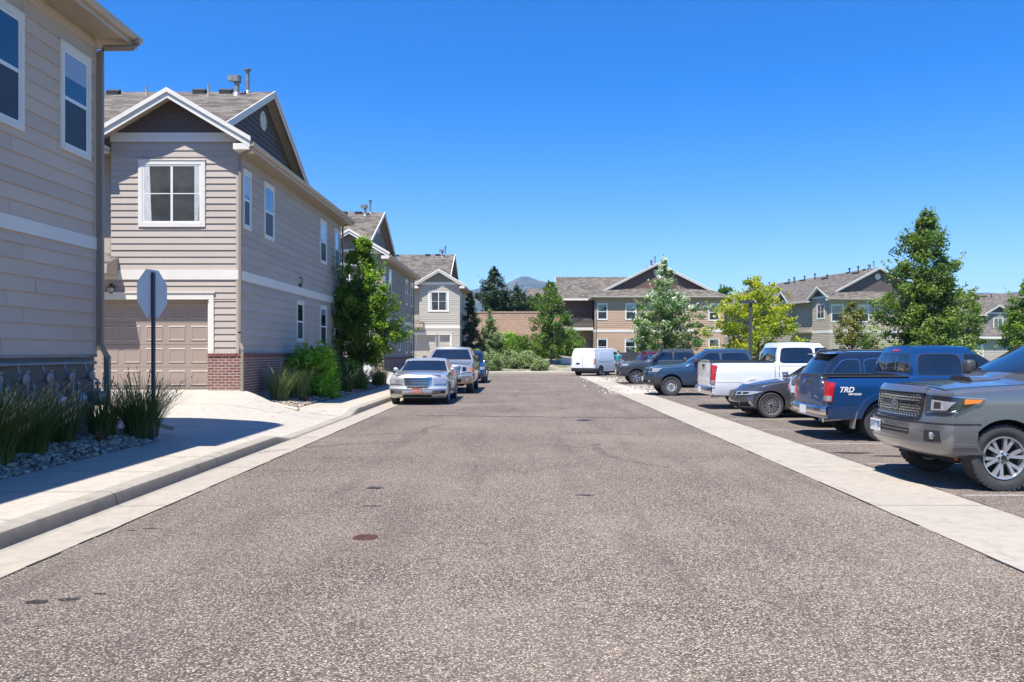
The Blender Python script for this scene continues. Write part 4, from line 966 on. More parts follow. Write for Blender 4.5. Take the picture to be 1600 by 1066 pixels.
for i, (x, y, lab) in enumerate(g3): grasstuft(lab, (x, y, .2), .5, .85, 105 + i, 260, spread=.6, w=.012)
for i, (x, y, lab) in enumerate([(-6.45, 24.6, 'dry rusty tuft at the front of the pale grass'), (-6.75, 13.35, 'dry rusty tuft on the rocks by the meters')]):
    grasstuft(lab, (x, y, .2), .22, .25, 115 + i, 120, leafmat('dry_grass', [(.16, .07, .025), (.30, .15, .06)], .2), heads=False, spread=1.1, w=.008)

# beds: soil mound with stones
def bed(name, xa, xb, y0, y1f, seed, dens, cut=None, zb=.158, lab=''):
    mb = MB(); nu, nv = 8, 60
    def hh(X, Y): return zb + .10 * sstep((xb - X) / .5) + .02 * sin(X * 5 + Y * 3)
    def fn(u, v):
        X = xa + (xb - xa) * u; y1 = y1f(X); return (X, y0(X) + (y1 - y0(X)) * v, hh(X, 0) if v not in (0,) else hh(X, 0))
    mb.grid(fn, nu, nv); o = struct(mb.build(name, M['dirt'], smooth=60), lab, 'bed')
    r = random.Random(seed); st = MB()
    ico = bmesh.new(); bmesh.ops.create_icosphere(ico, subdivisions=1, radius=1); iv = [v.co.copy() for v in ico.verts]; fc = [[v.index for v in f.verts] for f in ico.faces]; ico.free()
    for i in range(dens):
        X = r.uniform(xa + .15, xb); Y = y0(X) + (y1f(X) - y0(X)) * r.random() ** 1.0; s = r.uniform(.022, .05)
        sx, sy, sz = s * r.uniform(.8, 1.4), s * r.uniform(.7, 1.2), s * r.uniform(.45, .8); a = r.uniform(0, 6.28); ca, sa = cos(a), sin(a); b = len(st.v); z = hh(X, 0) + r.uniform(.0, .03)
        for v in iv:
            k = r.uniform(.82, 1.12); x, y = v.x * sx * k, v.y * sy * k; st.v.append((X + x * ca - y * sa, Y + x * sa + y * ca, z + v.z * sz * k))
        q = r.random()
        for f in fc: st.f.append([b + k for k in f]); st.mi.append(0); st.r.append(q)
    so = st.build('river_rock', M['stone'], smooth=40, fixn=False); so['kind'] = 'stuff'; so['label'] = 'grey river rocks covering ' + lab; so['category'] = 'gravel'
t = NT('river_rock'); at = t.n('ShaderNodeAttribute', attribute_name='rnd'); v = t.coord()
c = t.ramp(at.outputs['Fac'], [(0, (.15, .12, .095)), (.3, (.28, .225, .18)), (.6, (.40, .30, .22)), (.8, (.48, .41, .33)), (1, (.60, .54, .45))])
t.col(t.mix(t.ramp(t.noise(v, 50, 3), [(.4, 0), (.7, .4)]), c, (.2, .18, .16))); t.set(Roughness=.8); M['stone'] = t.m
def near_end(X): f = (X + 7.6) / 1.45; return 15.0 - .9 * f ** 3
bed('planting_bed', -7.6, -6.1 - .15, lambda X: 2.0, near_end, 1, 5200, lab='the planting bed beside the near left house')
bed('planting_bed', -7.6, -6.12, lambda X: 22.3 - (X + 7.6) / 1.6 * .85, lambda X: 38.4, 2, 4200, lab='the planting bed beside the second left house', zb=.165)
bed('planting_bed', -7.6, -6.12, lambda X: 45.4, lambda X: 57, 3, 500, lab='the planting bed beside the third left house', zb=.165)
mb = MB(); mb.tube([(-7.35, 22.25, .52), (-7.0, 22.0, .42), (-6.1, 21.6, .24), (-5.75, 21.45, .2)], .045, 8); o = mb.build('drain_pipe', M['fascia'], smooth=40); tag(recenter(o, (-6.5, 21.8, .2)), 'pale drain pipe running from the brick corner down along the driveway edge', 'drain pipe')
mb = MB()
r0 = random.Random(5)
for i in range(700):
    x = r0.gauss(5.1, .7); y = r0.choice([r0.uniform(36, 41), r0.uniform(46, 54), r0.uniform(33, 36)]); s = r0.uniform(.02, .07)
    mb.lathe([(0, s), (s * .5, s * .7)], (x, y, .005), 'z', 5, 0)
o = mb.build('loose_gravel', plain('pale_gravel', (.52, .46, .40), .9, var=.2)); o['kind'] = 'stuff'; o['label'] = 'pale loose gravel spilled along the far part of the drainage strip'; o['category'] = 'gravel'
# ================================================================== VEHICLES
def pchip(pts):
    xs = [p[0] for p in pts]; ys = [p[1] for p in pts]; n = len(xs)
    if n == 1: return lambda x: ys[0]
    d = [(ys[i + 1] - ys[i]) / (xs[i + 1] - xs[i]) for i in range(n - 1)]; m = [d[0]] + [0] * (n - 2) + [d[-1]]
    for i in range(1, n - 1): m[i] = 0 if d[i - 1] * d[i] <= 0 else 2 * d[i - 1] * d[i] / (d[i - 1] + d[i])
    def f(x):
        if x <= xs[0]: return ys[0]
        if x >= xs[-1]: return ys[-1]
        i = 0
        while x > xs[i + 1]: i += 1
        h = xs[i + 1] - xs[i]; t = (x - xs[i]) / h
        return ys[i] * (1 + 2 * t) * (1 - t) ** 2 + m[i] * h * t * (1 - t) ** 2 + ys[i + 1] * t * t * (3 - 2 * t) + m[i + 1] * h * t * t * (t - 1)
    return f

class Shell:
    def __init__(s, z0, xf, xr, wz, top, plan=((-9, 1), (9, 1)), bf=.2, br=.1, p=2.6, r=.06, crown=.03):
        s.z0 = z0; s.fxf = pchip(xf); s.fxr = pchip(xr); s.fw = pchip(wz); s.ft = pchip(top); s.fp = pchip(plan); s.bf = bf; s.br = br; s.p = p; s.r = r; s.cr = crown
        s.X1 = max(a[1] for a in xf); s.X0 = min(a[1] for a in xr)
    def w(s, x, z): return s.fw(z) * s.fp(x)
    def side(s, x, z, sg=1): return Vector((x, sg * s.w(x, z), z))
    def F(s, t, z):
        sg = 1 if t >= 0 else -1; a = abs(t); w = s.w(s.fxf(z) - s.bf, z)
        if a <= w: return Vector((s.fxf(z) - s.bf * (a / w) ** s.p, t, z))
        x = s.fxf(z) - s.bf - (a - w); return s.side(x, z, sg)
    def Rr(s, t, z):
        sg = 1 if t >= 0 else -1; a = abs(t); w = s.w(s.fxr(z) + s.br, z)
        if a <= w: return Vector((s.fxr(z) + s.br * (a / w) ** s.p, t, z))
        x = s.fxr(z) + s.br + (a - w); return s.side(x, z, sg)
    def topz(s, x, y):
        zt = s.ft(x); w = s.w(x, zt - s.r); q = max(0, 1 - (y / max(.01, w - s.r)) ** 2); return zt + s.cr * q
    def T(s, x, y): return Vector((x, y, s.topz(x, y)))
    def grid(s, mb, ns=64, nz=11, na=5, nc=5, M_=10):
        rings = []
        for i in range(ns + 1):
            q = i / ns; q = q - .09 * sin(2 * pi * q) / 1.0 if False else q
            def XY(z, yr_): a = s.fxr(z) + s.br * yr_ ** s.p; b = s.fxf(z) - s.bf * yr_ ** s.p; return a + (b - a) * q
            pts = []; ze = s.ft(XY(1.0, 1)) - s.r
            for _ in range(4): ze = s.ft(XY(ze, 1)) - s.r
            for k in range(nz + 1):
                z = s.z0 + (ze - s.z0) * k / nz; x = XY(z, 1); pts.append((x, s.w(x, z), z))
            we = pts[-1][1]
            for k in range(1, na + 1):
                a = k / na * pi / 2; y = we - s.r + s.r * cos(a); z = ze + s.r * sin(a)
                x = XY(z, y / we)
                if k == na: z = s.ft(x); x = XY(z, y / we)
                pts.append((x, y, z))
            for k in range(1, nc + 1):
                y = (we - s.r) * (1 - k / nc); z = ze + s.r
                for _ in range(4): x = XY(z, y / we); z = s.ft(x) + s.cr * (1 - (y / (we - s.r)) ** 2)
                pts.append((x, y, z))
            rings.append(pts)
        K = len(rings[0])
        for a, b in zip(rings, rings[1:]):
            for k in range(K - 1):
                for sg in (1, -1):
                    mb.face([(p[0], p[1] * sg, p[2]) for p in (a[k], b[k], b[k + 1], a[k + 1])])
            mb.face([(a[0][0], a[0][1], a[0][2]), (a[0][0], -a[0][1], a[0][2]), (b[0][0], -b[0][1], b[0][2]), (b[0][0], b[0][1], b[0][2])])
        for ring, fr in ((rings[-1], 1), (rings[0], 0)):
            rows = []
            for (x, y, z) in ring:
                row = []
                w = None
                for c in range(M_ + 1):
                    u = -1 + 2 * c / M_; yy = y * u
                    base = s.fxf(z) if fr else s.fxr(z); wl = ring[min(len(ring) - 1, nz)][1] if z > ring[nz][2] else y
                    xx = base - s.bf * abs(yy / wl) ** s.p if fr else base + s.br * abs(yy / wl) ** s.p
                    row.append((xx, yy, z))
                if abs(y) > 1e-6: row[0] = (x, -y, z); row[-1] = (x, y, z)
                else: row = [(x, 0.0, z)] * (M_ + 1)
                rows.append(row)
            mb.face(rows[0])
            for a, b in zip(rows, rows[1:]):
                for c in range(M_): mb.face([a[c], a[c + 1], b[c + 1], b[c]])

def surf_patch(fn, quad, n=6, m=4, off=.004, th=.012, C=Vector((0, 0, .5)), mb=None, mi=0, rnd=0):
    """fn(a,b)->point; quad: 4 (a,b) corners"""
    mb = mb or MB(); (a0, b0), (a1, b1), (a2, b2), (a3, b3) = quad
    def uv(u, v):
        if rnd:   # rounded corners: squash toward superellipse
            pu, pv = 2 * u - 1, 2 * v - 1; k = rnd
            m_ = max(abs(pu), abs(pv)); 
            if m_ > 1e-6:
                l = (abs(pu / m_) ** k + abs(pv / m_) ** k) ** (1 / k); pu, pv = pu / l, pv / l
            u, v = (pu + 1) / 2, (pv + 1) / 2
        return ((a0 * (1 - u) + a1 * u) * (1 - v) + (a3 * (1 - u) + a2 * u) * v, (b0 * (1 - u) + b1 * u) * (1 - v) + (b3 * (1 - u) + b2 * u) * v)
    def pn(u, v, o):
        a, b = uv(u, v); e = .004; P = fn(a, b); da = fn(a + e, b) - fn(a - e, b); db = fn(a, b + e) - fn(a, b - e); N = da.cross(db)
        if N.length < 1e-9: N = Vector((1, 0, 0))
        N.normalize()
        if N.dot(P - C) < 0: N = -N
        return P + N * o
    O = [[mb.pt(pn(i / n, j / m, off)) for j in range(m + 1)] for i in range(n + 1)]; I = [[mb.pt(pn(i / n, j / m, off - th)) for j in range(m + 1)] for i in range(n + 1)]
    r = random.random()
    def q(x): mb.f.append(x); mb.mi.append(mi); mb.r.append(r)
    for i in range(n):
        for j in range(m): q([O[i][j], O[i + 1][j], O[i + 1][j + 1], O[i][j + 1]]); q([I[i][j], I[i][j + 1], I[i + 1][j + 1], I[i + 1][j]])
        q([O[i][0], I[i][0], I[i + 1][0], O[i + 1][0]]); q([O[i][m], O[i + 1][m], I[i + 1][m], I[i][m]])
    for j in range(m): q([O[0][j], O[0][j + 1], I[0][j + 1], I[0][j]]); q([O[n][j], I[n][j], I[n][j + 1], O[n][j + 1]])
    return mb

def boolean(o, cutter_mb, mats):
    c = cutter_mb.build('cutter', mats, o.parent)
    md = o.modifiers.new('b', 'BOOLEAN'); md.operation = 'DIFFERENCE'; md.solver = 'EXACT'; md.object = c
    bpy.context.view_layer.update()
    dg = bpy.context.evaluated_depsgraph_get(); me = bpy.data.meshes.new_from_object(o.evaluated_get(dg)); o.modifiers.clear(); o.data = me
    bpy.data.objects.remove(c); me.polygons.foreach_set('use_smooth', [True] * len(me.polygons)); me.set_sharp_from_angle(angle=R(28)); me.update()

def wheel(parent, x, y, r, w, rim, style, sg, rmat='alloy'):
    e = bpy.data.objects.new('wheel', None); COL.objects.link(e); e.parent = parent; e.location = (x, y, r); e.empty_display_size = .2
    mb = MB(); h = w / 2
    mb.lathe([(-h * .78, rim), (-h * .95, rim + (r - rim) * .3), (-h, rim + (r - rim) * .55), (-h * .93, r * .965), (-h * .8, r * .99), (-h * .4, r), (h * .4, r), (h * .8, r * .99), (h * .93, r * .965), (h, rim + (r - rim) * .55), (h * .95, rim + (r - rim) * .3), (h * .78, rim)], (0, 0, 0), 'y', 44, close=True)
    if style.get('lug'):
        for k in range(40):
            a = 2 * pi * k / 40
            for s_ in (-1, 1): 
                c, s2 = cos(a + s_ * .03), sin(a + s_ * .03); t = Vector((-s2, 0, c)); o_ = Vector((c, 0, s2))
                P = o_ * (r * .975) + Vector((0, s_ * h * .80, 0)); mb.prism([tuple(P + t * u + Vector((0, v, 0))) for u, v in ((-.018, -h * .18), (.018, -h * .18), (.018, h * .18), (-.018, h * .18))], tuple(o_ * r * .03))
    mb.build('tyre', M['tyre'], e, smooth=35)
    mb = MB(); f = sg * (h * .80)
    mb.lathe([(f - sg * .10, rim * .985), (f - sg * .02, rim * .99), (f, rim), (f + sg * .012, rim * .99), (f + sg * .010, rim * .93), (f - sg * .03, rim * .9), (f - sg * .10, rim * .88)], (0, 0, 0), 'y', 44, close=True)
    mb.lathe([(f - sg * .115, rim * .9), (f - sg * .11, rim * .9)], (0, 0, 0), 'y', 28, mi=1)
    mb.lathe([(f - sg * .11, .10), (f - sg * .03, .085), (f - sg * .012, .07), (f - sg * .005, .03)], (0, 0, 0), 'y', 20, mi=0)
    mb.lathe([(f - sg * .02, .034), (f + sg * .002, .034)], (0, 0, 0), 'y', 16, mi=1)
    ns = style.get('n', 5); w0 = style.get('w0', .05); w1 = style.get('w1', .08); gp = style.get('gap', 0)
    if style.get('steel'):
        mb.lathe([(f - sg * .05, rim * .9), (f - sg * .03, rim * .74), (f - sg * .05, rim * .5), (f - sg * .03, rim * .4), (f + sg * .0, rim * .33)], (0, 0, 0), 'y', 28)
        for k in range(12):
            a = 2 * pi * k / 12; mb.lathe([(f - sg * .045, .022), (f - sg * .028, .022)], (rim * .78 * cos(a), 0, rim * .78 * sin(a)), 'y', 8, mi=1)
    else:
        for k in range(ns):
            a = 2 * pi * k / ns + .3
            for b in ((-1, 1) if gp else (0,)):
                c, s2 = cos(a), sin(a); rad = Vector((c, 0, s2)); tan = Vector((-s2, 0, c))
                def P(rr, tt, d): return tuple(rad * rr + tan * tt + Vector((0, d, 0)))
                r0, r1 = .05, rim * .955; o0, o1 = b * gp * .5, b * gp * style.get('fan', 1.0)
                A = [P(r0, o0 - w0 / 2, f - sg * .012), P(r0, o0 + w0 / 2, f - sg * .012), P(r1, o1 + w1 / 2, f - sg * .004), P(r1, o1 - w1 / 2, f - sg * .004)]
                mb.prism(A, (0, -sg * .05, 0))
    for k in range(style.get('lugs', 5)):
        a = 2 * pi * k / style.get('lugs', 5); mb.lathe([(f - sg * .02, .012), (f + sg * .0, .012)], (.058 * cos(a), 0, .058 * sin(a)), 'y', 6, mi=1)
    mb.build('rim', [M[rmat], M['under']], e, smooth=30)
    return e

class Car:
    def __init__(s, label, cat, loc, rz, body, gh, pt, name, wheels, W, group=None, cuts=(), arch=.06, grp=None):
        s.root = thing(name, label, cat, loc, rz, group); s.b = body; s.g = gh; s.W = W; s.pt = pt
        mb = MB(); body.grid(mb); s.body = mb.build('body', [pt, M['under']], s.root, smooth=28, weld=True)
        c = MB(); xs, r, w, rim, style = wheels
        for x in xs:
            ra = r + arch; n = 22
            for sg in (1, -1):
                poly = [(x + ra * cos(pi * k / n), 0, r + .02 + ra * sin(pi * k / n)) for k in range(n + 1)] + [(x - ra, 0, -.2), (x + ra, 0, -.2)]
                y0 = sg * (W / 2 - .36); poly = [(p[0], y0, p[2]) for p in poly]; c.prism(poly, (0, sg * .6, 0), 1)
        for a, b in cuts: c.box(a, b, 1)
        boolean(s.body, c, [pt, M['under']])
        mb = MB(); xa, xb = min(xs), max(xs); mb.box((xa - .45, -W / 2 + .42, body.z0 - .13), (xb + .4, W / 2 - .42, body.z0 + .05)); mb.box((xa + r + .2, -W / 2 + .2, body.z0 - .06), (xb - r - .2, W / 2 - .2, body.z0 + .03))
        for x in xs: mb.tube([(x, -W / 2 + .2, r), (x, W / 2 - .2, r)], .05, 8); mb.lathe([(-.1, .13), (.1, .13)], (x, 0, r), 'x', 10)
        mb.build('underbody', M['under'], s.root)
        for x in xs:
            for sg in (1, -1): wheel(s.root, x, sg * (W / 2 - w / 2 - .015), r, w, rim, style, sg, style.get('mat', 'alloy'))
        s.xs = xs; s.r = r
        if gh:
            mb = MB(); gh.grid(mb, ns=30, nz=6, na=5, nc=5, M_=8); s.cab = mb.build('cab', [s.pt], s.root, smooth=32, weld=True)
    def P(s, name, mat, fn, quad, n=6, m=4, off=.004, th=.012, parent=None, rnd=0, smooth=30):
        return surf_patch(fn, quad, n, m, off, th, rnd=rnd).build(name, mat, parent or s.root, smooth=smooth)
    def side(s, name, mat, quad, sgs=(1, -1), sh=None, **k):
        out = []
        for sg in sgs: out.append(s.P(name, mat, lambda a, b, sg=sg: (sh or s.b).side(a, b, sg), quad, **k))
        return out
    def door(s, x0, x1, z0, z1, x0t=None, x1t=None, handle='h', hm=None):
        x0t = x0 if x0t is None else x0t; x1t = x1 if x1t is None else x1t
        for sg in (1, -1):
            f = lambda a, b, sg=sg: s.b.side(a, b, sg)
            d = s.P('door', s.pt, f, [(x0, z0), (x1, z0), (x1t, z1), (x0t, z1)], n=10, m=8, off=.007, th=.012)
            e = .018
            s.P('door_seal', M['under'], f, [(x0 - e, z0 - e), (x1 + e, z0 - e), (x1t + e, z1 + e), (x0t - e, z1 + e)], n=10, m=8, off=.0015, th=.006, parent=d)
            hx = x0 + .06; hz = z1 - .14; q = f(hx + .09, hz); mb = MB(); y = q.y + sg * .035
            mb.bar((hx, y, hz), (hx + .17, y, hz + .003), .022, .028); mb.bar((hx + .01, y - sg * .03, hz), (hx + .01, y, hz), .02, .02); mb.bar((hx + .16, y - sg * .03, hz), (hx + .16, y, hz), .02, .02)
            mb.build('handle', hm or s.pt, d)
    def flare(s, x, ra, wd=.06, off=.02, mat=None, z0=None, sgs=(1, -1), name='wheel_arch'):
        z0 = z0 if z0 is not None else s.b.z0
        for sg in sgs:
            def fn(a, b):
                px = x + b * cos(a); pz = s.r + .02 + b * sin(a); return s.b.side(px, max(pz, s.b.z0 - .03), sg)
            al = math.asin(max(-1, min(1, (z0 - s.r) / ra)))
            surf_patch(fn, [(al, ra - .012), (pi - al, ra - .012), (pi - al, ra + wd), (al, ra + wd)], 26, 2, off, off + .02).build(name, mat or s.pt, s.root, smooth=40)
    def mirror(s, x, z, mat=None, w=.2, h=.18, out=.14, y=None):
        for sg in (1, -1):
            yb = y if y else s.g.w(x, z) ; mb = MB(); c = Vector((x, sg * (yb + out), z + .02))
            def fn(u, v):
                th = (u - .5) * pi; ph = v * 2 * pi; k = cos(th); e = lambda q: math.copysign(abs(q) ** .6, q)
                return tuple(c + Vector((.075 * e(sin(th)) , w / 2 * e(cos(ph)) * abs(k) ** .5, h / 2 * e(sin(ph)) * abs(k) ** .5)))
            mb.grid(fn, 8, 16); mb.bar((x + .01, sg * (yb - .03), z - h * .3), (x + .01, sg * (yb + out - .04), z - h * .25), .05, .04)
            o = mb.build('mirror', mat or s.pt, s.root, smooth=50, weld=True)
            g = MB(); g.box((x - .079, min(c.y - w * .4, c.y + w * .4), c.z - h * .38), (x - .074, max(c.y - w * .4, c.y + w * .4), c.z + h * .38)); g.build('mirror_glass', M['carglass'], o)
    def windscreen(s, zb, zt, mb_=.07, mt=.09, name='windscreen', mat=None, rear=False, n=12, pa=None):
        g = s.g; f = g.Rr if rear else g.F
        wb = g.w((g.fxr(zb) if rear else g.fxf(zb)), zb) - mb_; wt = g.w((g.fxr(zt) if rear else g.fxf(zt)), zt) - mt
        seal = s.P(name + '_seal', M['under'], f, [(-wb - .02, zb - .02), (wb + .02, zb - .02), (wt + .02, zt + .02), (-wt - .02, zt + .02)], n=n, m=8, off=.0015, th=.006) if False else None
        o = s.P(name, mat or M['carglass'], f, [(-wb, zb), (wb, zb), (wt, zt), (-wt, zt)], n=n, m=10, off=.004, th=.01)
        s.P('seal', M['black'], f, [(-wb - .022, zb - .02), (wb + .022, zb - .02), (wt + .02, zt + .018), (-wt - .02, zt + .018)], n=n, m=10, off=.0012, th=.006, parent=o)
        return o
    def swin(s, quad, trim=None, n=8, rnd=7, mat=None, e=.018):
        for sg in (1, -1):
            f = lambda a, b, sg=sg: s.g.side(a, b, sg)
            o = s.P('side_window', mat or M['carglass'], f, quad, n=n, m=6, off=.004, th=.01, rnd=rnd)
            cx = sum(q[0] for q in quad) / 4; cz = sum(q[1] for q in quad) / 4
            big = [(q[0] + math.copysign(e, q[0] - cx), q[1] + math.copysign(e, q[1] - cz)) for q in quad]
            s.P('window_trim', trim or M['black'], f, big, n=n, m=6, off=.0015, th=.006, parent=o, rnd=rnd)
    def plate(s, x, y, z, txt=None, mat='white', w=.305, h=.155, face=1, tc=(.03, .06, .14), border=None, lean=0):
        mb = MB(); mb.box((x - .006, y - w / 2, z - h / 2), (x + .006, y + w / 2, z + h / 2)); o = mb.build('licence_plate', M[mat], s.root)
        if txt:
            t = text(txt, h * .62, 'plate_text', plain('plate_ink', tc, .5), o); t.rotation_euler = (R(90), 0, R(90) * face); t.location = (x + face * .0075, y, z - h * .24)
        if border:
            mb = MB(); mb.box((x + face * .006, y - w / 2, z + h * .28), (x + face * .0075, y + w / 2, z + h / 2)); mb.build('plate_band', border, o)
        return o
def text(body, size, name, mat, parent, ext=.001, font_bold=0, shear=0):
    c = bpy.data.curves.new(name, 'FONT'); c.body = body; c.size = size; c.align_x = 'CENTER'; c.extrude = ext; c.shear = shear; c.offset = font_bold
    o = bpy.data.objects.new(name, c); COL.objects.link(o); dg = bpy.context.evaluated_depsgraph_get(); me = bpy.data.meshes.new_from_object(o.evaluated_get(dg)); me.materials.clear(); me.materials.append(mat)
    bpy.data.objects.remove(o); o = bpy.data.objects.new(name, me); COL.objects.link(o); o.parent = parent; return o

P_ = {'grey': paint('grey_metallic_paint', (.19, .19, .197), .6, .28), 'blue': paint('deep_blue_paint', (.012, .07, .20), .5, .28), 'white': paint('white_paint', (.70, .71, .72), 0, .3),
      'bmw': paint('graphite_paint', (.10, .10, .105), .6, .28), 'navy': paint('navy_paint', (.018, .03, .06), .4, .28), 'slateblue': paint('slate_blue_paint', (.045, .085, .14), .5, .3),
      'silver': paint('silver_paint', (.50, .50, .50), .55, .32), 'dgrey': paint('dark_grey_paint', (.07, .072, .078), .5, .3), 'darkred': paint('dark_red_paint', (.10, .012, .018), .3, .3), 'greysilver': paint('pale_silver_paint', (.42, .425, .44), .6, .3)}
t = NT('mesh_grille'); tc = t.n('ShaderNodeTexCoord'); M['grille'] = plain('grille_dark', (.02, .02, .022), .4)

def pickup(label, loc, rz, pt, L, W, H, wh, fx, rx, hood, belt, ab, at, cb, rear_in=False, group=None, z0=.42, bed=None, style=None, rim=.25, tw=.27, nose=None, bumper='chrome', flare=0, tail='red', backc=None, cats='pickup truck', bedz=None, ext=None, doors=None, rwin=True, handle=None):
    F = L / 2; Rr = -L / 2; bz = bedz or belt
    body = Shell(z0, nose or [(z0, F - .12), (z0 + .1, F - .03), (.62, F), (.84, F - .01), (.90, F - .06), (hood - .1, F - .10), (hood, F - .16)], [(z0, Rr + .06), (.6, Rr + .05), (bz, Rr + .07)],
                 [(z0, W / 2 - .05), (z0 + .12, W / 2 - .02), (.75, W / 2), (belt - .22, W / 2 - .005), (belt - .05, W / 2 - .035), (belt + .1, W / 2 - .06)],
                 [(Rr, bz), (cb - .02, bz), (cb + .05, belt + .02), (ab - .1, belt + .03), (ab + .1, hood + .05), (F - .8, hood + .02), (F - .35, hood - .02), (F - .1, hood - .09)],
                 [(Rr, .985), (Rr + .4, 1), (F - 1.2, 1), (F - .3, .975), (F, .95)], bf=.24, br=.03, p=3.0, r=.07, crown=.045)
    gh = Shell(belt - .06, [(belt - .06, ab + .06), (belt + .1, ab - .12), (H - .1, at + .06), (H, at - .05)], [(belt - .06, cb), (belt + .2, cb + .02), (H, cb + .16)],
               [(belt - .06, W / 2 - .05), (belt + .15, W / 2 - .09), (H - .12, W / 2 - .25), (H, W / 2 - .29)], [(cb, H - .03), ((cb + at) / 2, H), (at, H - .035), (at + .12, H - .08)], bf=.16, br=.04, p=2.3, r=.07, crown=.03)
    c = Car(label, cats, loc, rz, body, gh, pt, 'pickup_truck', ((fx, rx), wh, tw, rim, style), W, group, cuts=[((Rr + .09, -W / 2 + .11, .72), (cb - .07, W / 2 - .11, 2.4))])
    # bed rail caps
    for sg in (1, -1):
        mb = MB(); mb.box((Rr + .08, min(sg * (W / 2 - .14), sg * (W / 2 - .03)), bz - .004), (cb - .04, max(sg * (W / 2 - .14), sg * (W / 2 - .03)), bz + .018)); mb.build('bed_rail', M['plastic'], c.root)
    mb = MB(); mb.box((Rr + .06, -W / 2 + .15, bz - .004), (Rr + .11, W / 2 - .15, bz + .016)); mb.build('bed_rail', M['plastic'], c.root)
    c.windscreen(belt + .10, H - .12, .085, .10)
    if rwin: c.windscreen(belt + .08, H - .16, .12, .14, 'rear_window', rear=True)
    # doors and windows
    df, dr = doors or (ab - .22, (ab + cb) / 2 - .02); mid = dr
    c.door(mid + .012, df, z0 + .10, belt - .07, None, df - .04, hm=handle); c.door(cb + .10, mid - .012, z0 + .10, belt - .07, hm=handle)
    zt = H - .155; zb = belt + .035
    c.swin([(mid + .05, zb), (ab - .22, zb), (at - .02, zt), (mid + .05, zt)]); c.swin([(cb + .12, zb), (mid - .04, zb), (mid - .04, zt), (cb + .22, zt)])
    # shut line between cab and bed
    c.side('bed_gap', M['under'], [(cb - .035, z0 + .08), (cb - .02, z0 + .08), (cb - .02, belt - .08), (cb - .035, belt - .08)], n=1, m=6, off=.002, th=.004)
    for x in (fx, rx): c.flare(x, wh + .06, .055 if not flare else .09, .012 + flare, name='wheel_arch')
    mb = MB(); hh = lambda u, v: None
    c.P('hood', pt, body.T, [(ab + .02, -W / 2 + .16), (F - .34, -W / 2 + .2), (F - .34, W / 2 - .2), (ab + .02, W / 2 - .16)], n=12, m=10, off=.008, th=.014)
    c.P('hood_gap', M['under'], body.T, [(ab + .005, -W / 2 + .142), (F - .322, -W / 2 + .182), (F - .322, W / 2 - .182), (ab + .005, W / 2 - .142)], n=12, m=10, off=.002, th=.006)
    # rear: tailgate, lamps, bumper
    B = body.Rr
    tg = c.P('tailgate', backc or pt, B, [(-W / 2 + .2, .68), (W / 2 - .2, .68), (W / 2 - .2, bz - .04), (-W / 2 + .2, bz - .04)], n=8, m=6, off=.012, th=.02)
    mb = MB(); mb.box((Rr - .0 + .03, -.14, bz - .16), (Rr + .055, .14, bz - .09)); mb.build('handle', M['plastic'], tg)
    for sg in (1, -1):
        w = W / 2
        c.P('tail_lamp', M['red'], lambda t_, z_, sg=sg: B(sg * t_, z_), [(w - .17, .74), (w + .06, .74), (w + .10, bz - .12), (w - .17, bz - .08)], n=8, m=6, off=.018, th=.03)
        c.P('reverse_lamp', M['clear'], lambda t_, z_, sg=sg: B(sg * t_, z_), [(w - .155, .76), (w + .04, .76), (w + .05, .86), (w - .155, .86)], n=8, m=2, off=.022, th=.012)
    mb = MB(); zB = .60; pr = [(0, .0), (-.10, .02), (-.13, .06), (-.13, .16), (-.10, .20), (0, .20)]
    def bump(u, v):
        t_ = (u - .5) * 2; y = t_ * (W / 2 + .0); k = abs(t_) ** 6 * .12; i = v * 5; a = int(min(4, i)); f = i - a; dx = pr[a][0] * (1 - f) + pr[a + 1][0] * f; dz = pr[a][1] * (1 - f) + pr[a + 1][1] * f
        return (Rr + .05 + dx + k, y, zB - .14 + dz)
    mb.grid(bump, 24, 5); mb.box((Rr - .02, -.45, zB + .045), (Rr + .05, .45, zB + .065)); bo = mb.build('rear_bumper', M[bumper] if isinstance(bumper, str) else bumper, c.root, smooth=40)
    c.plate(Rr - .082 + .0, 0, zB - .04, None, 'white', face=-1)
    c.mirror(ab - .28, belt + .12, M['plastic'] if pt is not P_['white'] else None, w=.17, h=.22, out=.17, y=W / 2 - .09)
    mb = MB(); mb.tube([(Rr + .7, -W / 2 + .35, .42), (Rr + .12, -W / 2 + .32, .38)], .04, 12); mb.tube([(Rr + .14, -W / 2 + .32, .381), (Rr + .10, -W / 2 + .32, .379)], .046, 14); mb.build('exhaust_pipe', M['chrome'], c.root, smooth=40)
    if ext: ext(c, F, Rr, W, H, hood, belt, body, gh)
    return c

SP6 = dict(n=6, w0=.05, w1=.075, lug=1); SPD = dict(n=5, w0=.035, w1=.05, gap=.075, fan=1.3, lug=1, lugs=5); STEEL = dict(steel=1, mat='steelwheel', lug=1)
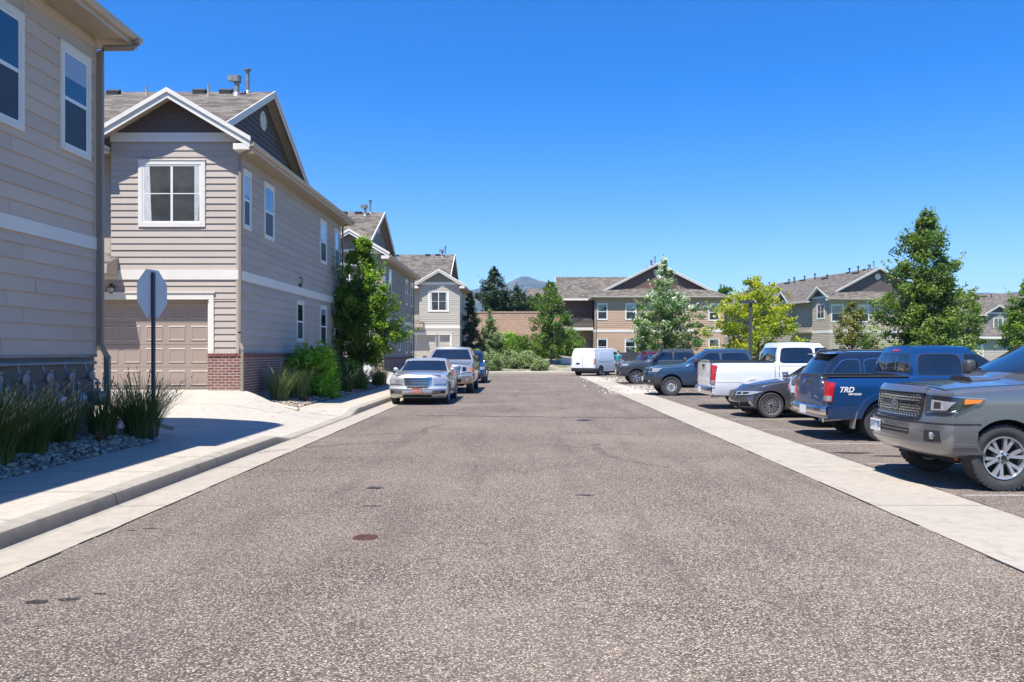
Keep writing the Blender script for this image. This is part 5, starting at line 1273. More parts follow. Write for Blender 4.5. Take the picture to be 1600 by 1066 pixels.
# ---- big grey pickup, nearest on the right, nose to the road
def ex_tundra(c, F, Rr, W, H, hood, belt, b, g):
    f = b.F; w = W / 2
    # bumper cover stands proud, with a slot, plate and fog lamps
    bp = c.P('front_bumper', c.pt, f, [(-w - .28, .46), (w + .28, .46), (w + .30, .80), (-w - .30, .80)], n=44, m=8, off=.055, th=.06)
    c.P('bumper_gap', M['under'], f, [(-w - .34, .803), (w + .34, .803), (w + .34, .822), (-w - .34, .822)], n=44, m=1, off=.03, th=.03)
    c.P('bumper_crease', c.pt, f, [(-w - .26, .545), (w + .26, .545), (w + .27, .585), (-w - .27, .585)], n=44, m=2, off=.066, th=.02, parent=bp)
    for s_ in (1, -1): c.side('body_line', c.pt, [(-2.6, .98), (F - 1.55, 1.0), (F - 1.55, 1.03), (-2.6, 1.01)], sgs=(s_,), n=20, m=1, off=.008, th=.012)
    c.P('bumper_valance', M['plastic'], f, [(-w - .1, .40), (w + .1, .40), (w + .12, .455), (-w - .12, .455)], n=30, m=2, off=.02, th=.03)
    c.P('air_slot', M['under'], f, [(-.50, .655), (.50, .655), (.50, .725), (-.50, .725)], n=14, m=2, off=.058, th=.01, parent=bp)
    c.P('slot_bar', M['chrome'], f, [(-.49, .684), (.49, .684), (.49, .696), (-.49, .696)], n=14, m=1, off=.061, th=.006, parent=bp)
    for s_ in (1, -1):
        q = lambda t_, z_, s_=s_: f(s_ * t_, z_)
        c.P('fog_recess', M['under'], q, [(.73, .60), (.93, .60), (.92, .73), (.74, .73)], n=8, m=4, off=.058, th=.01, parent=bp)
        P0 = q(.84, .665); mb = MB(); mb.lathe([(-.05, .045), (.045, .045), (.052, .036)], (P0.x + .02, P0.y, P0.z), 'x', 18); fo = mb.build('fog_lamp', M['clear'], c.root, smooth=40)
        mb = MB(); mb.lathe([(.0, .052), (.046, .052), (.046, .045), (.0, .045)], (P0.x + .02, P0.y, P0.z), 'x', 18, close=True); mb.build('lamp_ring', M['chrome'], fo, smooth=40)
        # headlamp: dark housing, clear lens, projector, amber corner
        hl = c.P('headlight', M['blackgloss'], q, [(.66, .93), (1.02, .95), (1.34, 1.115), (.66, 1.155)], n=18, m=5, off=.022, th=.03)
        c.P('lamp_lens', M['clear'], q, [(.74, .965), (.93, .975), (1.0, 1.08), (.74, 1.10)], n=12, m=5, off=.0245, th=.004, parent=hl)
        c.P('lamp_bezel', M['under'], q, [(.78, .99), (.86, .995), (.86, 1.07), (.78, 1.075)], n=5, m=5, off=.027, th=.004, parent=hl)
        c.P('amber_marker', M['amber'], q, [(1.10, 1.055), (1.27, 1.07), (1.32, 1.112), (1.10, 1.118)], n=8, m=2, off=.028, th=.006, parent=hl)
        c.P('lamp_strip', M['chrome'], q, [(.66, 1.155), (1.34, 1.115), (1.34, 1.125), (.66, 1.168)], n=18, m=1, off=.026, th=.006, parent=hl)
        c.P('lamp_strip', M['chrome'], q, [(.69, .935), (1.03, .955), (1.03, .968), (.69, .948)], n=10, m=1, off=.027, th=.006, parent=hl)
    # grille: dark panel with small chrome chevrons in rows, bar, oval emblem
    gr = c.P('grille', M['grille'], f, [(-.60, .845), (.60, .845), (.62, 1.165), (-.62, 1.165)], n=20, m=6, off=.016, th=.02)
    mb = MB(); rows = 9; cols = 19
    for i in range(rows):
        z = .872 + i * .034
        if i == 5: continue
        for j in range(cols):
            t_ = -.575 + (j + (.5 if i % 2 else 0)) * 1.15 / cols
            surf_patch(f, [(t_ - .021, z - .009), (t_ + .021, z - .009), (t_ + .008, z + .011), (t_ - .008, z + .011)], 1, 1, .024, .010, mb=mb)
    mb.build('grille_mesh', M['dullchrome'], gr)
    c.P('grille_bar', M['blackgloss'], f, [(-.60, 1.03), (.60, 1.03), (.60, 1.052), (-.60, 1.052)], n=20, m=1, off=.026, th=.01, parent=gr)
    x = f(0, 1.0).x + .03; mb = MB()
    def ring(cy, cz, ry, rz_, wd, dx=0):
        def fn(u, v): a = 2 * pi * u; k = 2 * pi * v; return (x + dx + wd * .5 * sin(k), cy + (ry + wd * cos(k)) * cos(a), cz + (rz_ + wd * cos(k)) * sin(a))
        mb.grid(fn, 28, 6)
    ring(0, 1.0, .095, .064, .010); ring(0, 1.008, .026, .056, .008, .004); ring(0, 1.03, .058, .024, .008, .004); mb.build('emblem', M['chrome'], gr, smooth=60, weld=True)
    mb = MB(); n = 24; mb.face([(x - .004, .09 * cos(2 * pi * k / n), 1.0 + .06 * sin(2 * pi * k / n)) for k in range(n)]); mb.build('emblem_back', M['alloy'], gr)
    c.P('grille_frame', c.pt, f, [(-.64, 1.17), (.64, 1.17), (.62, 1.235), (-.62, 1.235)], n=20, m=3, off=.035, th=.05)
    # hood scoop
    mb = MB(); zz = lambda X, Y: b.topz(X, Y)
    def scoop(u, v):
        X = F - .95 - u * .62; Y = -.30 + v * .60; k = sin(pi * v) ** .5 if 0 < v < 1 else 0; h = .06 * (1 - u) ** .8 * k; return (X, Y, zz(X, Y) + .012 + h)
    mb.grid(scoop, 8, 12); mb.build('hood_scoop', c.pt, c.root, smooth=50)
    mb = MB(); mb.prism([(F - .945, -.27, zz(F - .95, .2) + .012), (F - .945, .27, zz(F - .95, .2) + .012), (F - .945, .22, zz(F - .95, .2) + .062), (F - .945, -.22, zz(F - .95, .2) + .062)], (-.02, 0, 0)); mb.build('scoop_mouth', M['under'], c.root)
    c.P('hood_lip', M['blackgloss'], b.T, [(F - .44, -.55), (F - .39, -.55), (F - .39, .55), (F - .44, .55)], n=2, m=12, off=.012, th=.01)
    px = f(-.28, .69).x + .075
    pl = c.plate(px - .0, -.42 + .05, .70, 'BWY·794', border=None); 
    mb = MB(); 
    for k in range(7):
        y0 = -.37 - .15 + k * .05; mb.prism([(px + .0068, y0, .735), (px + .0068, y0 + .05, .735), (px + .0068, y0 + .025, .765)], (.001, 0, 0))
    mb.build('plate_mountains', plain('plate_blue', (.04, .09, .22), .5), pl)
    mb = MB(); mb.tube([(fxw, -w + .2, .25) for fxw in (1.6, 1.9)], .02, 6)
    # tow hooks / reddish suspension glimpsed in the arch
    for s_ in (1, -1): mb.tube([(F - 1.25, s_ * (w - .42), .42), (F - .55, s_ * (w - .36), .36)], .035, 8)
    mb.build('suspension_arm', plain('red_brown_arm', (.30, .03, .02), .5), c.root)
    # wiper cowl
    c.P('cowl', M['plastic'], b.T, [(1.40, -.8), (1.56, -.8), (1.56, .8), (1.40, .8)], n=3, m=12, off=.012, th=.01)
T_W = 2.03
tun = pickup('grey metallic pickup, nearest vehicle on the right, nose to the road with chrome mesh grille', (4.88 + 2.9, 11.06, 0), pi, P_['grey'], 5.8, 2.03, 1.93, .405, 1.93, -1.77, 1.235, 1.33, 1.52, .70, -1.20,
       style=dict(n=6, w0=.03, w1=.05, gap=.062, fan=1.35, lug=1, lugs=5), rim=.262, tw=.285, group='vehicles parked nose or tail to the road on the right', ext=ex_tundra, flare=.012,
       nose=[(.42, 2.66), (.5, 2.8), (.62, 2.85), (.84, 2.84), (.90, 2.80), (1.17, 2.77), (1.235, 2.72), (1.33, 2.5)])
# ---- deep blue pickup, tail to the road, with lettering on the bed side
def ex_tac(c, F, Rr, W, H, hood, belt, b, g):
    for sg in (1, -1):
        d = bpy.data.objects.new('decal', None)
        y = sg * (W / 2 + .0055)
        for txt, size, x, z, sh in (('TRD', .14, Rr + .42, .93, .35), ('OFF ROAD', .05, Rr + .58, .875, .35)):
            t_ = text(txt, size, 'bed_side_lettering', M['vinyl'], c.root, ext=.001, font_bold=.004 if size > .1 else .002, shear=sh)
            t_.rotation_euler = (R(90), 0, 0 if sg < 0 else pi); t_.location = (x, y + sg * .001 + (0 if sg < 0 else 0), z)
        mb = MB(); mb.tube([(Rr + .95, sg * (W / 2 - .10), .55), (Rr + .80, sg * (W / 2 - .06), .30)], .01, 5); 
        mb.prism([(c.xs[1] - .50, sg * (W / 2 - .26), .58), (c.xs[1] - .50, sg * (W / 2 - .01), .58), (c.xs[1] - .56, sg * (W / 2 - .0), .24), (c.xs[1] - .56, sg * (W / 2 - .24), .24)], (-.012, 0, 0)); mb.build('mud_flap', M['galv'], c.root)
    # sliding rear window bars and stop lamp
    for t_ in (-.2, .2): c.P('window_bar', M['chrome'], g.Rr, [(t_ - .012, belt + .10), (t_ + .012, belt + .10), (t_ + .010, H - .18), (t_ - .010, H - .18)], n=1, m=6, off=.008, th=.006)
    c.P('stop_lamp', M['red'], g.Rr, [(-.13, H - .105), (.13, H - .105), (.13, H - .065), (-.13, H - .065)], n=4, m=1, off=.014, th=.02)
tac = pickup('deep blue pickup with white TRD lettering on its bed side, tail to the road', (5.66 + 2.66, 16.58, 0), 0, P_['blue'], 5.28, 1.88, 1.80, .375, 1.72, -1.50, 1.10, 1.23, 1.10, .38, -.98 , style=dict(n=5, w0=.06, w1=.09, lug=1), rim=.21, tw=.26,
       group='vehicles parked nose or tail to the road on the right', ext=ex_tac, flare=.035, bedz=1.22)
# ---- white pickup, tail to the road
def ex_ram(c, F, Rr, W, H, hood, belt, b, g):
    c.side('body_crease', c.pt, [(Rr + .1, .80), (F - 1.4, .80), (F - 1.4, .83), (Rr + .1, .83)], n=20, m=1, off=.006, th=.01)
ram = pickup('white crew cab pickup with chrome bumper, tail to the road', (5.45 + 2.92, 25.15, 0), 0, P_['white'], 5.84, 2.01, 1.95, .40, 1.98, -1.60, 1.22, 1.33, 1.35, .55, -.98, style=SP6, rim=.25, tw=.27, bedz=1.40,
       group='vehicles parked nose or tail to the road on the right', ext=ex_ram)
# ---- slate blue and grey pickups, nose to the road
def mkfront(grz, headz, gw, hx0, hx1, chromebar=False, barmat='blackgloss', vbumper='plastic', gmat='grille', nbars=4, letters=None, barz=None, amber=False, lampmat='clear'):
    def ex(c, F, Rr, W, H, hood, belt, b, g):
        f = b.F; w = W / 2; z0, z1 = grz
        bp = c.P('front_bumper', M[vbumper] if vbumper != 'paint' else c.pt, f, [(-w - .22, .44), (w + .22, .44), (w + .24, .72), (-w - .24, .72)], n=36, m=6, off=.045, th=.05)
        c.P('lower_intake', M['under'], f, [(-.55, .50), (.55, .50), (.55, .60), (-.55, .60)], n=12, m=2, off=.049, th=.01, parent=bp)
        gr = c.P('grille', M[gmat], f, [(-gw, z0), (gw, z0), (gw + .02, z1), (-gw - .02, z1)], n=16, m=5, off=.018, th=.02)
        for i in range(nbars):
            z = z0 + (i + .5) * (z1 - z0) / nbars; c.P('grille_bar', M[barmat], f, [(-gw + .02, z - .014), (gw - .02, z - .014), (gw - .02, z + .014), (-gw + .02, z + .014)], n=16, m=1, off=.03, th=.014, parent=gr)
        if chromebar: c.P('grille_frame', M['chrome'], f, [(-gw - .03, z1 - .01), (gw + .03, z1 - .01), (gw + .03, z1 + .02), (-gw - .03, z1 + .02)], n=16, m=1, off=.034, th=.02, parent=gr)
        for s_ in (1, -1):
            q = lambda t_, z_, s_=s_: f(s_ * t_, z_)
            hl = c.P('headlight', M[lampmat], q, [(hx0, headz[0]), (hx1 - .12, headz[0] + .03), (hx1, headz[1]), (hx0, headz[1] + .02)], n=14, m=5, off=.022, th=.03)
            c.P('lamp_bezel', M['blackgloss'], q, [(hx0 + .05, headz[0] + .03), (hx0 + .19, headz[0] + .04), (hx0 + .19, headz[1] - .02), (hx0 + .05, headz[1] - .01)], n=5, m=4, off=.026, th=.006, parent=hl)
            if amber: c.P('amber_marker', M['amber'], q, [(hx1 - .26, headz[0] + .05), (hx1 - .08, headz[0] + .07), (hx1 - .03, headz[1] - .03), (hx1 - .26, headz[1] - .03)], n=6, m=3, off=.027, th=.006, parent=hl)
            P0 = q(w * .78, .56); mb = MB(); mb.lathe([(-.04, .045), (.055, .045), (.06, .035)], (P0.x + .01, P0.y, P0.z), 'x', 14); mb.build('fog_lamp', M['clear'], c.root, smooth=40)
        if letters:
            t_ = text(letters, .13, 'grille_letters', M['chrome'], gr, ext=.008, font_bold=.004); t_.rotation_euler = (R(90), 0, R(90)); t_.location = (f(0, (z0 + z1) / 2).x + .045, 0, (z0 + z1) / 2 - .05)
        c.plate(f(0, .66).x + .055, 0, .64, None, 'white')
    return ex
col = pickup('slate blue crew cab pickup with steel wheels, nose to the road beyond the white pickup', (4.78 + 2.7, 32.55, 0), pi, P_['slateblue'], 5.4, 1.89, 1.79, .385, 1.79, -1.45, 1.10, 1.20, 1.15, .35, -1.35, style=STEEL, rim=.215, tw=.26,
       group='vehicles parked nose or tail to the road on the right', ext=mkfront((.78, 1.02), (.88, 1.05), .52, .56, 1.12), flare=.02)
gta = pickup('dark grey double cab pickup with a snorkel, farthest nose out vehicle on the right', (5.05 + 2.7, 44.2, 0), pi, P_['dgrey'], 5.4, 1.91, 1.80, .37, 1.78, -1.75, 1.12, 1.22, 1.12, .35, -1.40, style=dict(n=6, w0=.045, w1=.06, lug=1), rim=.21, tw=.26,
       group='vehicles parked nose or tail to the road on the right', ext=mkfront((.76, 1.05), (.90, 1.04), .48, .52, 1.15), flare=.03)
mb = MB(); mb.tube([(.95, .98, 1.0), (.95, 1.02, 1.2), (.45, .93, 1.78), (.45, .93, 1.9)], .05, 10); mb.box((.38, .86, 1.85), (.56, 1.0, 2.02)); mb.build('snorkel', M['plastic'], gta.root, smooth=40)
# ---- silver pickup parked on the left, facing the camera
gmc = pickup('silver crew cab pickup with chrome grille facing the camera, parked behind the silver sedan', (-2.97, 33.0 + 2.92, 0), -pi / 2, P_['greysilver'], 5.84, 2.03, 1.88, .40, 1.96, -1.69, 1.17, 1.27, 1.30, .48, -1.30, style=SP6, rim=.24, tw=.27,
       group='vehicles parked along the left kerb', ext=mkfront((.80, 1.10), (.84, 1.08), .50, .56, 1.12, True, 'alloy', 'chrome', nbars=4, letters='GMC', amber=True))

# ---------------- cars and sport utility vehicles
def car(label, loc, rz, pt, L, W, H, wh, fx, rx, top, ghx, belt, name='car', cat='car', z0=.22, style=None, rim=.22, tw=.225, group=None, nose=None, tailp=None, wins=(), doors=(), ext=None, bf=.28, br=.16, wzs=None, roof=None, trim='chrome', mir=None, ghw=.20, archoff=.01, cabtop=None, bowg=.22, pp=2.6):
    F = L / 2; Rr = -L / 2
    body = Shell(z0, nose or [(z0, F - .10), (.35, F - .02), (.5, F), (.62, F - .02), (.8, F - .12), (.95, F - .3)], tailp or [(z0, Rr + .15), (.45, Rr + .02), (.7, Rr), (.95, Rr + .05), (1.1, Rr + .1)],
                 wzs or [(z0, W / 2 - .07), (z0 + .12, W / 2 - .02), (.55, W / 2), (belt - .18, W / 2 - .02), (belt, W / 2 - .07), (belt + .1, W / 2 - .1)], top, [(Rr, .95), (Rr + .7, 1), (F - 1.2, 1), (F - .4, .97), (F, .93)], bf=bf, br=br, p=pp, r=.06, crown=.04)
    (fb, ft), (rb, rt) = ghx
    gh = Shell(belt - .06, [(belt - .06, fb + .05), (H - .12, ft + .10), (H - .04, ft - .02), (H, ft - .2)], [(belt - .06, rb), (H - .12, rt - .06), (H - .04, rt + .06), (H, rt + .2)], [(belt - .06, W / 2 - .07), (belt + .1, W / 2 - .11), (H - .12, W / 2 - ghw - .03), (H, W / 2 - ghw - .09)],
               cabtop or [(rt, H - .05), ((rt + ft) / 2, H - .005), (ft, H - .04), (ft + .15, H - .09)], bf=bowg, br=.10, p=2.2, r=.08, crown=.03)
    c = Car(label, cat, loc, rz, body, gh, pt, name, ((fx, rx), wh, tw, rim, style), W, group, arch=.045)
    for q in wins: c.swin(q, M[trim] if isinstance(trim, str) else trim, rnd=6, e=.014)
    for d in doors: c.door(*d)
    for x in (fx, rx): c.flare(x, wh + .045, .035, archoff)
    c.mirror(mir or fb - .28, belt + .07, None, w=.17, h=.12, out=.10, y=W / 2 - .09)
    if ext: ext(c, F, Rr, W, H, belt, body, gh)
    return c
def ex_bmw(c, F, Rr, W, H, belt, b, g):
    f = b.F; w = W / 2
    c.windscreen(belt + .05, H - .10, .08, .07); c.windscreen(belt + .08, H - .12, .12, .1, 'rear_window', rear=True)
    c.P('hood', c.pt, b.T, [(F - 1.42, -.72), (F - .38, -.62), (F - .38, .62), (F - 1.42, .72)], n=10, m=10, off=.007, th=.012)
    for s_ in (1, -1):
        q = lambda t_, z_, s_=s_: f(s_ * t_, z_)
        gr = c.P('grille', M['under'], q, [(.035, .50), (.24, .50), (.27, .655), (.03, .665)], n=6, m=5, off=.022, th=.03, rnd=6)
        c.P('grille_frame', M['chrome'], q, [(.02, .488), (.255, .488), (.285, .67), (.015, .68)], n=6, m=5, off=.017, th=.03, rnd=6)
        for k in range(6): a = .06 + k * .032; c.P('grille_slat', M['alloy'], q, [(a, .51), (a + .006, .51), (a + .008, .65), (a + .002, .65)], n=1, m=3, off=.027, th=.006, parent=gr)
        hl = c.P('headlight', M['clear'], q, [(.36, .555), (.80, .585), (1.06, .685), (.34, .655)], n=14, m=4, off=.02, th=.03)
        c.P('lamp_bezel', M['blackgloss'], q, [(.40, .58), (.55, .59), (.55, .645), (.40, .64)], n=5, m=2, off=.023, th=.006, parent=hl); c.P('lamp_bezel', M['blackgloss'], q, [(.60, .595), (.74, .605), (.76, .65), (.60, .648)], n=5, m=2, off=.023, th=.006, parent=hl)
        c.P('air_intake', M['under'], q, [(.50, .29), (.84, .31), (.80, .42), (.56, .40)], n=8, m=3, off=.012, th=.02)
        c.P('intake_trim', M['alloy'], q, [(.80, .30), (.86, .31), (.82, .435), (.79, .42)], n=3, m=3, off=.016, th=.02)
        B = lambda t_, z_, s_=s_: b.Rr(s_ * t_, z_); c.P('tail_lamp', M['red'], B, [(.45, .80), (w + .12, .80), (w + .16, .93), (.45, .93)], n=12, m=3, off=.018, th=.03)
    c.P('lower_intake', M['under'], f, [(-.42, .27), (.42, .27), (.46, .38), (-.46, .38)], n=10, m=3, off=.012, th=.02)
    P0 = f(0, .72); mb = MB(); mb.lathe([(0, .037), (.008, .037)], (P0.x - .06, 0, .74), 'x', 16); mb.build('emblem', M['white'], c.root)
    c.side('side_skirt', c.pt, [(-1.0, .235), (1.0, .235), (1.0, .30), (-1.0, .30)], n=10, m=2, off=.025, th=.04)
bm = car('graphite sedan with multi spoke wheels, nose to the road beyond the navy vehicle', (5.52 + 2.31, 21.98, 0), pi, P_['bmw'], 4.62, 1.81, 1.43, .325, 1.50, -1.31,
    [(-2.31, 1.0), (-1.6, 1.06), (-.9, 1.0), (.4, .97), (.9, .96), (1.4, .90), (1.9, .80), (2.15, .72), (2.31, .66)], ((.85, .05), (-1.75, -.95)), .93, style=dict(n=10, w0=.016, w1=.026, gap=.034, fan=1.0), rim=.25,
    group='vehicles parked nose or tail to the road on the right', ext=ex_bmw, wins=[[(-.25, .96), (.62, .97), (.1, 1.32), (-.25, 1.33)], [(-1.15, .98), (-.31, .96), (-.31, 1.33), (-.85, 1.32)]], doors=[(-.28, .80, .33, .88), (-1.05, -.30, .33, .88)],
    nose=[(.2, 2.12), (.3, 2.27), (.42, 2.31), (.55, 2.29), (.68, 2.22), (.8, 2.05), (.95, 1.8)], bf=.34)
def ex_chr(c, F, Rr, W, H, belt, b, g):
    f = b.F; w = W / 2
    c.windscreen(belt + .06, H - .09, .09, .08); c.windscreen(belt + .08, H - .12, .12, .1, 'rear_window', rear=True)
    c.P('hood', c.pt, b.T, [(F - 1.40, -.78), (F - .22, -.70), (F - .22, .70), (F - 1.40, .78)], n=10, m=10, off=.008, th=.013)
    gr = c.P('grille', M['under'], f, [(-.33, .54), (.33, .54), (.40, .84), (-.40, .84)], n=10, m=5, off=.03, th=.04)
    c.P('grille_frame', M['chrome'], f, [(-.37, .515), (.37, .515), (.445, .875), (-.445, .875)], n=10, m=5, off=.024, th=.04)
    for k in range(6): z = .57 + k * .05; a = .33 + .07 * (z - .54) / .3; c.P('grille_bar', M['chrome'], f, [(-a, z - .008), (a, z - .008), (a, z + .008), (-a, z + .008)], n=10, m=1, off=.038, th=.01, parent=gr)
    for k in range(11): a = -.30 + k * .06; c.P('grille_bar', M['chrome'], f, [(a - .004, .545), (a + .004, .545), (a * 1.2 + .004, .835), (a * 1.2 - .004, .835)], n=1, m=4, off=.036, th=.008, parent=gr)
    for s_ in (1, -1):
        q = lambda t_, z_, s_=s_: f(s_ * t_, z_); hl = c.P('headlight', M['clear'], q, [(.50, .66), (.88, .67), (.94, .83), (.50, .835)], n=12, m=5, off=.022, th=.03)
        c.P('lamp_bezel', M['alloy'], q, [(.54, .69), (.70, .69), (.70, .80), (.54, .80)], n=5, m=4, off=.026, th=.006, parent=hl)
        c.P('air_intake', M['under'], q, [(.48, .37), (.86, .38), (.86, .46), (.48, .46)], n=8, m=3, off=.012, th=.02); c.P('intake_bar', M['alloy'], q, [(.48, .41), (.72, .41), (.72, .43), (.48, .43)], n=8, m=1, off=.018, th=.01)
        B = lambda t_, z_, s_=s_: b.Rr(s_ * t_, z_); c.P('tail_lamp', M['red'], B, [(.6, .72), (w + .08, .72), (w + .10, .96), (.6, .96)], n=10, m=3, off=.018, th=.03)
        c.P('bumper_strip', c.pt, q, [(.05, .50), (w + .3, .50), (w + .3, .53), (.05, .53)], n=24, m=1, off=.018, th=.02)
    c.P('lower_intake', M['under'], f, [(-.45, .26), (.45, .26), (.45, .33), (-.45, .33)], n=10, m=2, off=.012, th=.02)
    pl = c.plate(f(0, .44).x + .03, 0, .46, 'VKP 31', 'platered', tc=(.5, .45, .4))
    c.side('side_moulding', M['chrome'], [(-1.4, .56), (1.2, .56), (1.2, .575), (-1.4, .575)], n=12, m=1, off=.012, th=.012)
M['platered'] = plain('reddish_plate', (.42, .12, .09), .5, var=.2, scale=18)
ch = car('silver sedan with an egg crate grille facing the camera, first at the left kerb', (-3.28, 26.1 + 2.5, 0), -pi / 2, P_['silver'], 5.0, 1.88, 1.46, .35, 1.52, -1.53,
    [(-2.5, 1.08), (-1.6, 1.10), (-.9, 1.04), (.4, 1.03), (.95, 1.03), (1.5, 1.0), (2.1, .95), (2.35, .91), (2.5, .88)], ((.88, .12), (-1.75, -1.05)), 1.0, style=dict(n=7, w0=.05, w1=.05), rim=.235, tw=.225,
    group='vehicles parked along the left kerb', ext=ex_chr, wins=[[(-.22, 1.04), (.62, 1.05), (.14, 1.34), (-.22, 1.35)], [(-1.25, 1.06), (-.29, 1.04), (-.29, 1.35), (-.98, 1.34)]], doors=[(-.24, .82, .33, .94), (-1.15, -.27, .33, .94)],
    nose=[(.22, 2.33), (.32, 2.46), (.45, 2.5), (.54, 2.48), (.58, 2.42), (.85, 2.38), (.95, 2.30), (1.05, 2.1)], bf=.22, pp=3.2)
def ex_suv(c, F, Rr, W, H, belt, b, g, rails=True, gmat='grille'):
    f = b.F; w = W / 2
    c.windscreen(belt + .06, H - .12, .09, .08); rw = c.windscreen(belt + .06, H - .17, .13, .12, 'rear_window', rear=True)
    c.P('hood', c.pt, b.T, [(F - 1.15, -.72), (F - .28, -.64), (F - .28, .64), (F - 1.15, .72)], n=10, m=10, off=.007, th=.012)
    # spoiler
    mb = MB(); xr = g.fxr(H - .06)
    def sp(u, v): y = (u - .5) * 2 * (w - .27); X = xr + .22 - v * .42; return (X + .05 * abs(2 * u - 1) ** 3, y, H - .035 - .012 * v + .02 * (1 - (2 * u - 1) ** 2))
    mb.grid(sp, 14, 5); mb.grid(lambda u, v: (sp(u, v)[0], sp(u, v)[1], sp(u, v)[2] - .035 * (1 - .4 * v)), 14, 5)
    mb.grid(lambda u, v: (sp(u, 1)[0], sp(u, 1)[1], sp(u, 1)[2] - .021 * v), 14, 1); mb.build('spoiler', c.pt, c.root, smooth=50)
    if rails:
        for sg in (1, -1):
            y = sg * (w - .30); z = H - .01; mb = MB(); mb.tube([(Rr + .75, y, z - .03), (Rr + .85, y, z + .045), (-.2, y, z + .055), (.55, y, z + .035), (.68, y, z - .04)], .017, 8); mb.build('roof_rail', M['plastic'], c.root, smooth=50)
        for x in (Rr + 1.15, .15):
            mb = MB(); mb.bar((x, -w + .29, H + .05), (x, w - .29, H + .05), .05, .02)
            mb.build('cross_bar', M['plastic'], c.root)
    gr = c.P('grille', M[gmat], f, [(-.42, .66), (.42, .66), (.46, .88), (-.46, .88)], n=10, m=5, off=.02, th=.03)
    for k in range(3): z = .70 + k * .06; c.P('grille_bar', M['chrome'], f, [(-.42, z - .008), (.42, z - .008), (.42, z + .008), (-.42, z + .008)], n=10, m=1, off=.028, th=.01, parent=gr)
    for s_ in (1, -1):
        q = lambda t_, z_, s_=s_: f(s_ * t_, z_); c.P('headlight', M['clear'], q, [(.50, .70), (.90, .73), (1.12, .90), (.50, .86)], n=12, m=5, off=.022, th=.03)
        B = lambda t_, z_, s_=s_: b.Rr(s_ * t_, z_); c.P('tail_lamp', M['red'], B, [(w - .26, belt - .28), (w + .12, belt - .28), (w + .16, belt - .06), (w - .26, belt - .06)], n=10, m=4, off=.018, th=.03)
        c.P('tail_lamp', M['clear'], B, [(w - .24, belt - .20), (w + .04, belt - .20), (w + .04, belt - .15), (w - .24, belt - .15)], n=8, m=2, off=.022, th=.01)
    tg = c.P('tailgate', c.pt, b.Rr, [(-w + .24, .62), (w - .24, .62), (w - .24, belt - .03), (-w + .24, belt - .03)], n=10, m=6, off=.012, th=.02)
    c.P('rear_bumper', c.pt, b.Rr, [(-w - .25, .36), (w + .25, .36), (w + .25, .60), (-w - .25, .60)], n=30, m=4, off=.045, th=.05); c.P('bumper_valance', M['plastic'], b.Rr, [(-w - .2, .28), (w + .2, .28), (w + .2, .355), (-w - .2, .355)], n=24, m=2, off=.03, th=.04)
    c.P('lower_intake', M['under'], f, [(-.5, .34), (.5, .34), (.5, .50), (-.5, .50)], n=10, m=3, off=.012, th=.02)
    c.plate(b.Rr(0, .8).x - .03, 0, .82, None, 'white', face=-1)
    c.side('side_cladding', M['plastic'], [(-.95, .30), (.95, .30), (.95, .42), (-.95, .42)], n=10, m=2, off=.012, th=.02)
SUVT = [(-2.35, 1.06), (-1.6, 1.10), (0, 1.08), (.9, 1.08), (1.3, 1.05), (1.9, .98), (2.2, .90), (2.35, .84)]
SUVN = [(.28, 2.2), (.4, 2.32), (.6, 2.35), (.75, 2.31), (.9, 2.25), (1.05, 2.1)]; SUVR = [(.28, -2.2), (.45, -2.33), (.7, -2.33), (1.0, -2.27), (1.15, -2.2)]
SW = [[(-.12, 1.12), (.72, 1.13), (.18, 1.52), (-.12, 1.54)], [(-1.02, 1.13), (-.18, 1.12), (-.18, 1.54), (-1.02, 1.53)], [(-1.80, 1.17), (-1.12, 1.14), (-1.12, 1.52), (-1.50, 1.50)]]
SD = [(-.15, .85, .42, 1.0), (-1.10, -.17, .42, 1.0)]
def suv(label, loc, rz, pt, group, **k):
    return car(label, loc, rz, pt, 4.7, 1.87, k.pop('H', 1.69), .35, 1.42, -1.36, SUVT, ((1.0, .15), (-2.12, -1.66)), 1.06, 'sport_utility_vehicle', 'suv', z0=.28, style=dict(n=5, w0=.05, w1=.07, gap=0), rim=.225, group=group, wins=SW, doors=SD, ext=ex_suv,
               nose=SUVN, tailp=SUVR, ghw=.19, cabtop=[(-2.0, 1.63), (-1.0, 1.685), (0, 1.69), (.15, 1.66), (.3, 1.6)], archoff=.014, **k)
s1 = suv('navy blue sport utility vehicle with roof bars, tail to the road beside the blue pickup', (6.28 + 2.35, 19.25, 0), 0, P_['navy'], 'vehicles parked nose or tail to the road on the right')
s2 = suv('dark red sport utility vehicle whose roof shows beyond the dark grey pickup', (6.15 + 2.35, 47.3, 0), 0, P_['darkred'], 'vehicles parked nose or tail to the road on the right')
s3 = suv('dark blue sport utility vehicle facing the camera, last vehicle at the left kerb', (-2.86, 43.6 + 2.35, 0), -pi / 2, P_['blue'], 'vehicles parked along the left kerb')
def ex_plain(c, F, Rr, W, H, belt, b, g): ex_suv(c, F, Rr, W, H, belt, b, g, rails=False)
s4 = suv('dark red car roof glimpsed behind the lamp post and the white pickup bed', (14.3, 47.8, .0), 0, P_['darkred'], 'vehicles parked nose or tail to the road on the right') if False else None

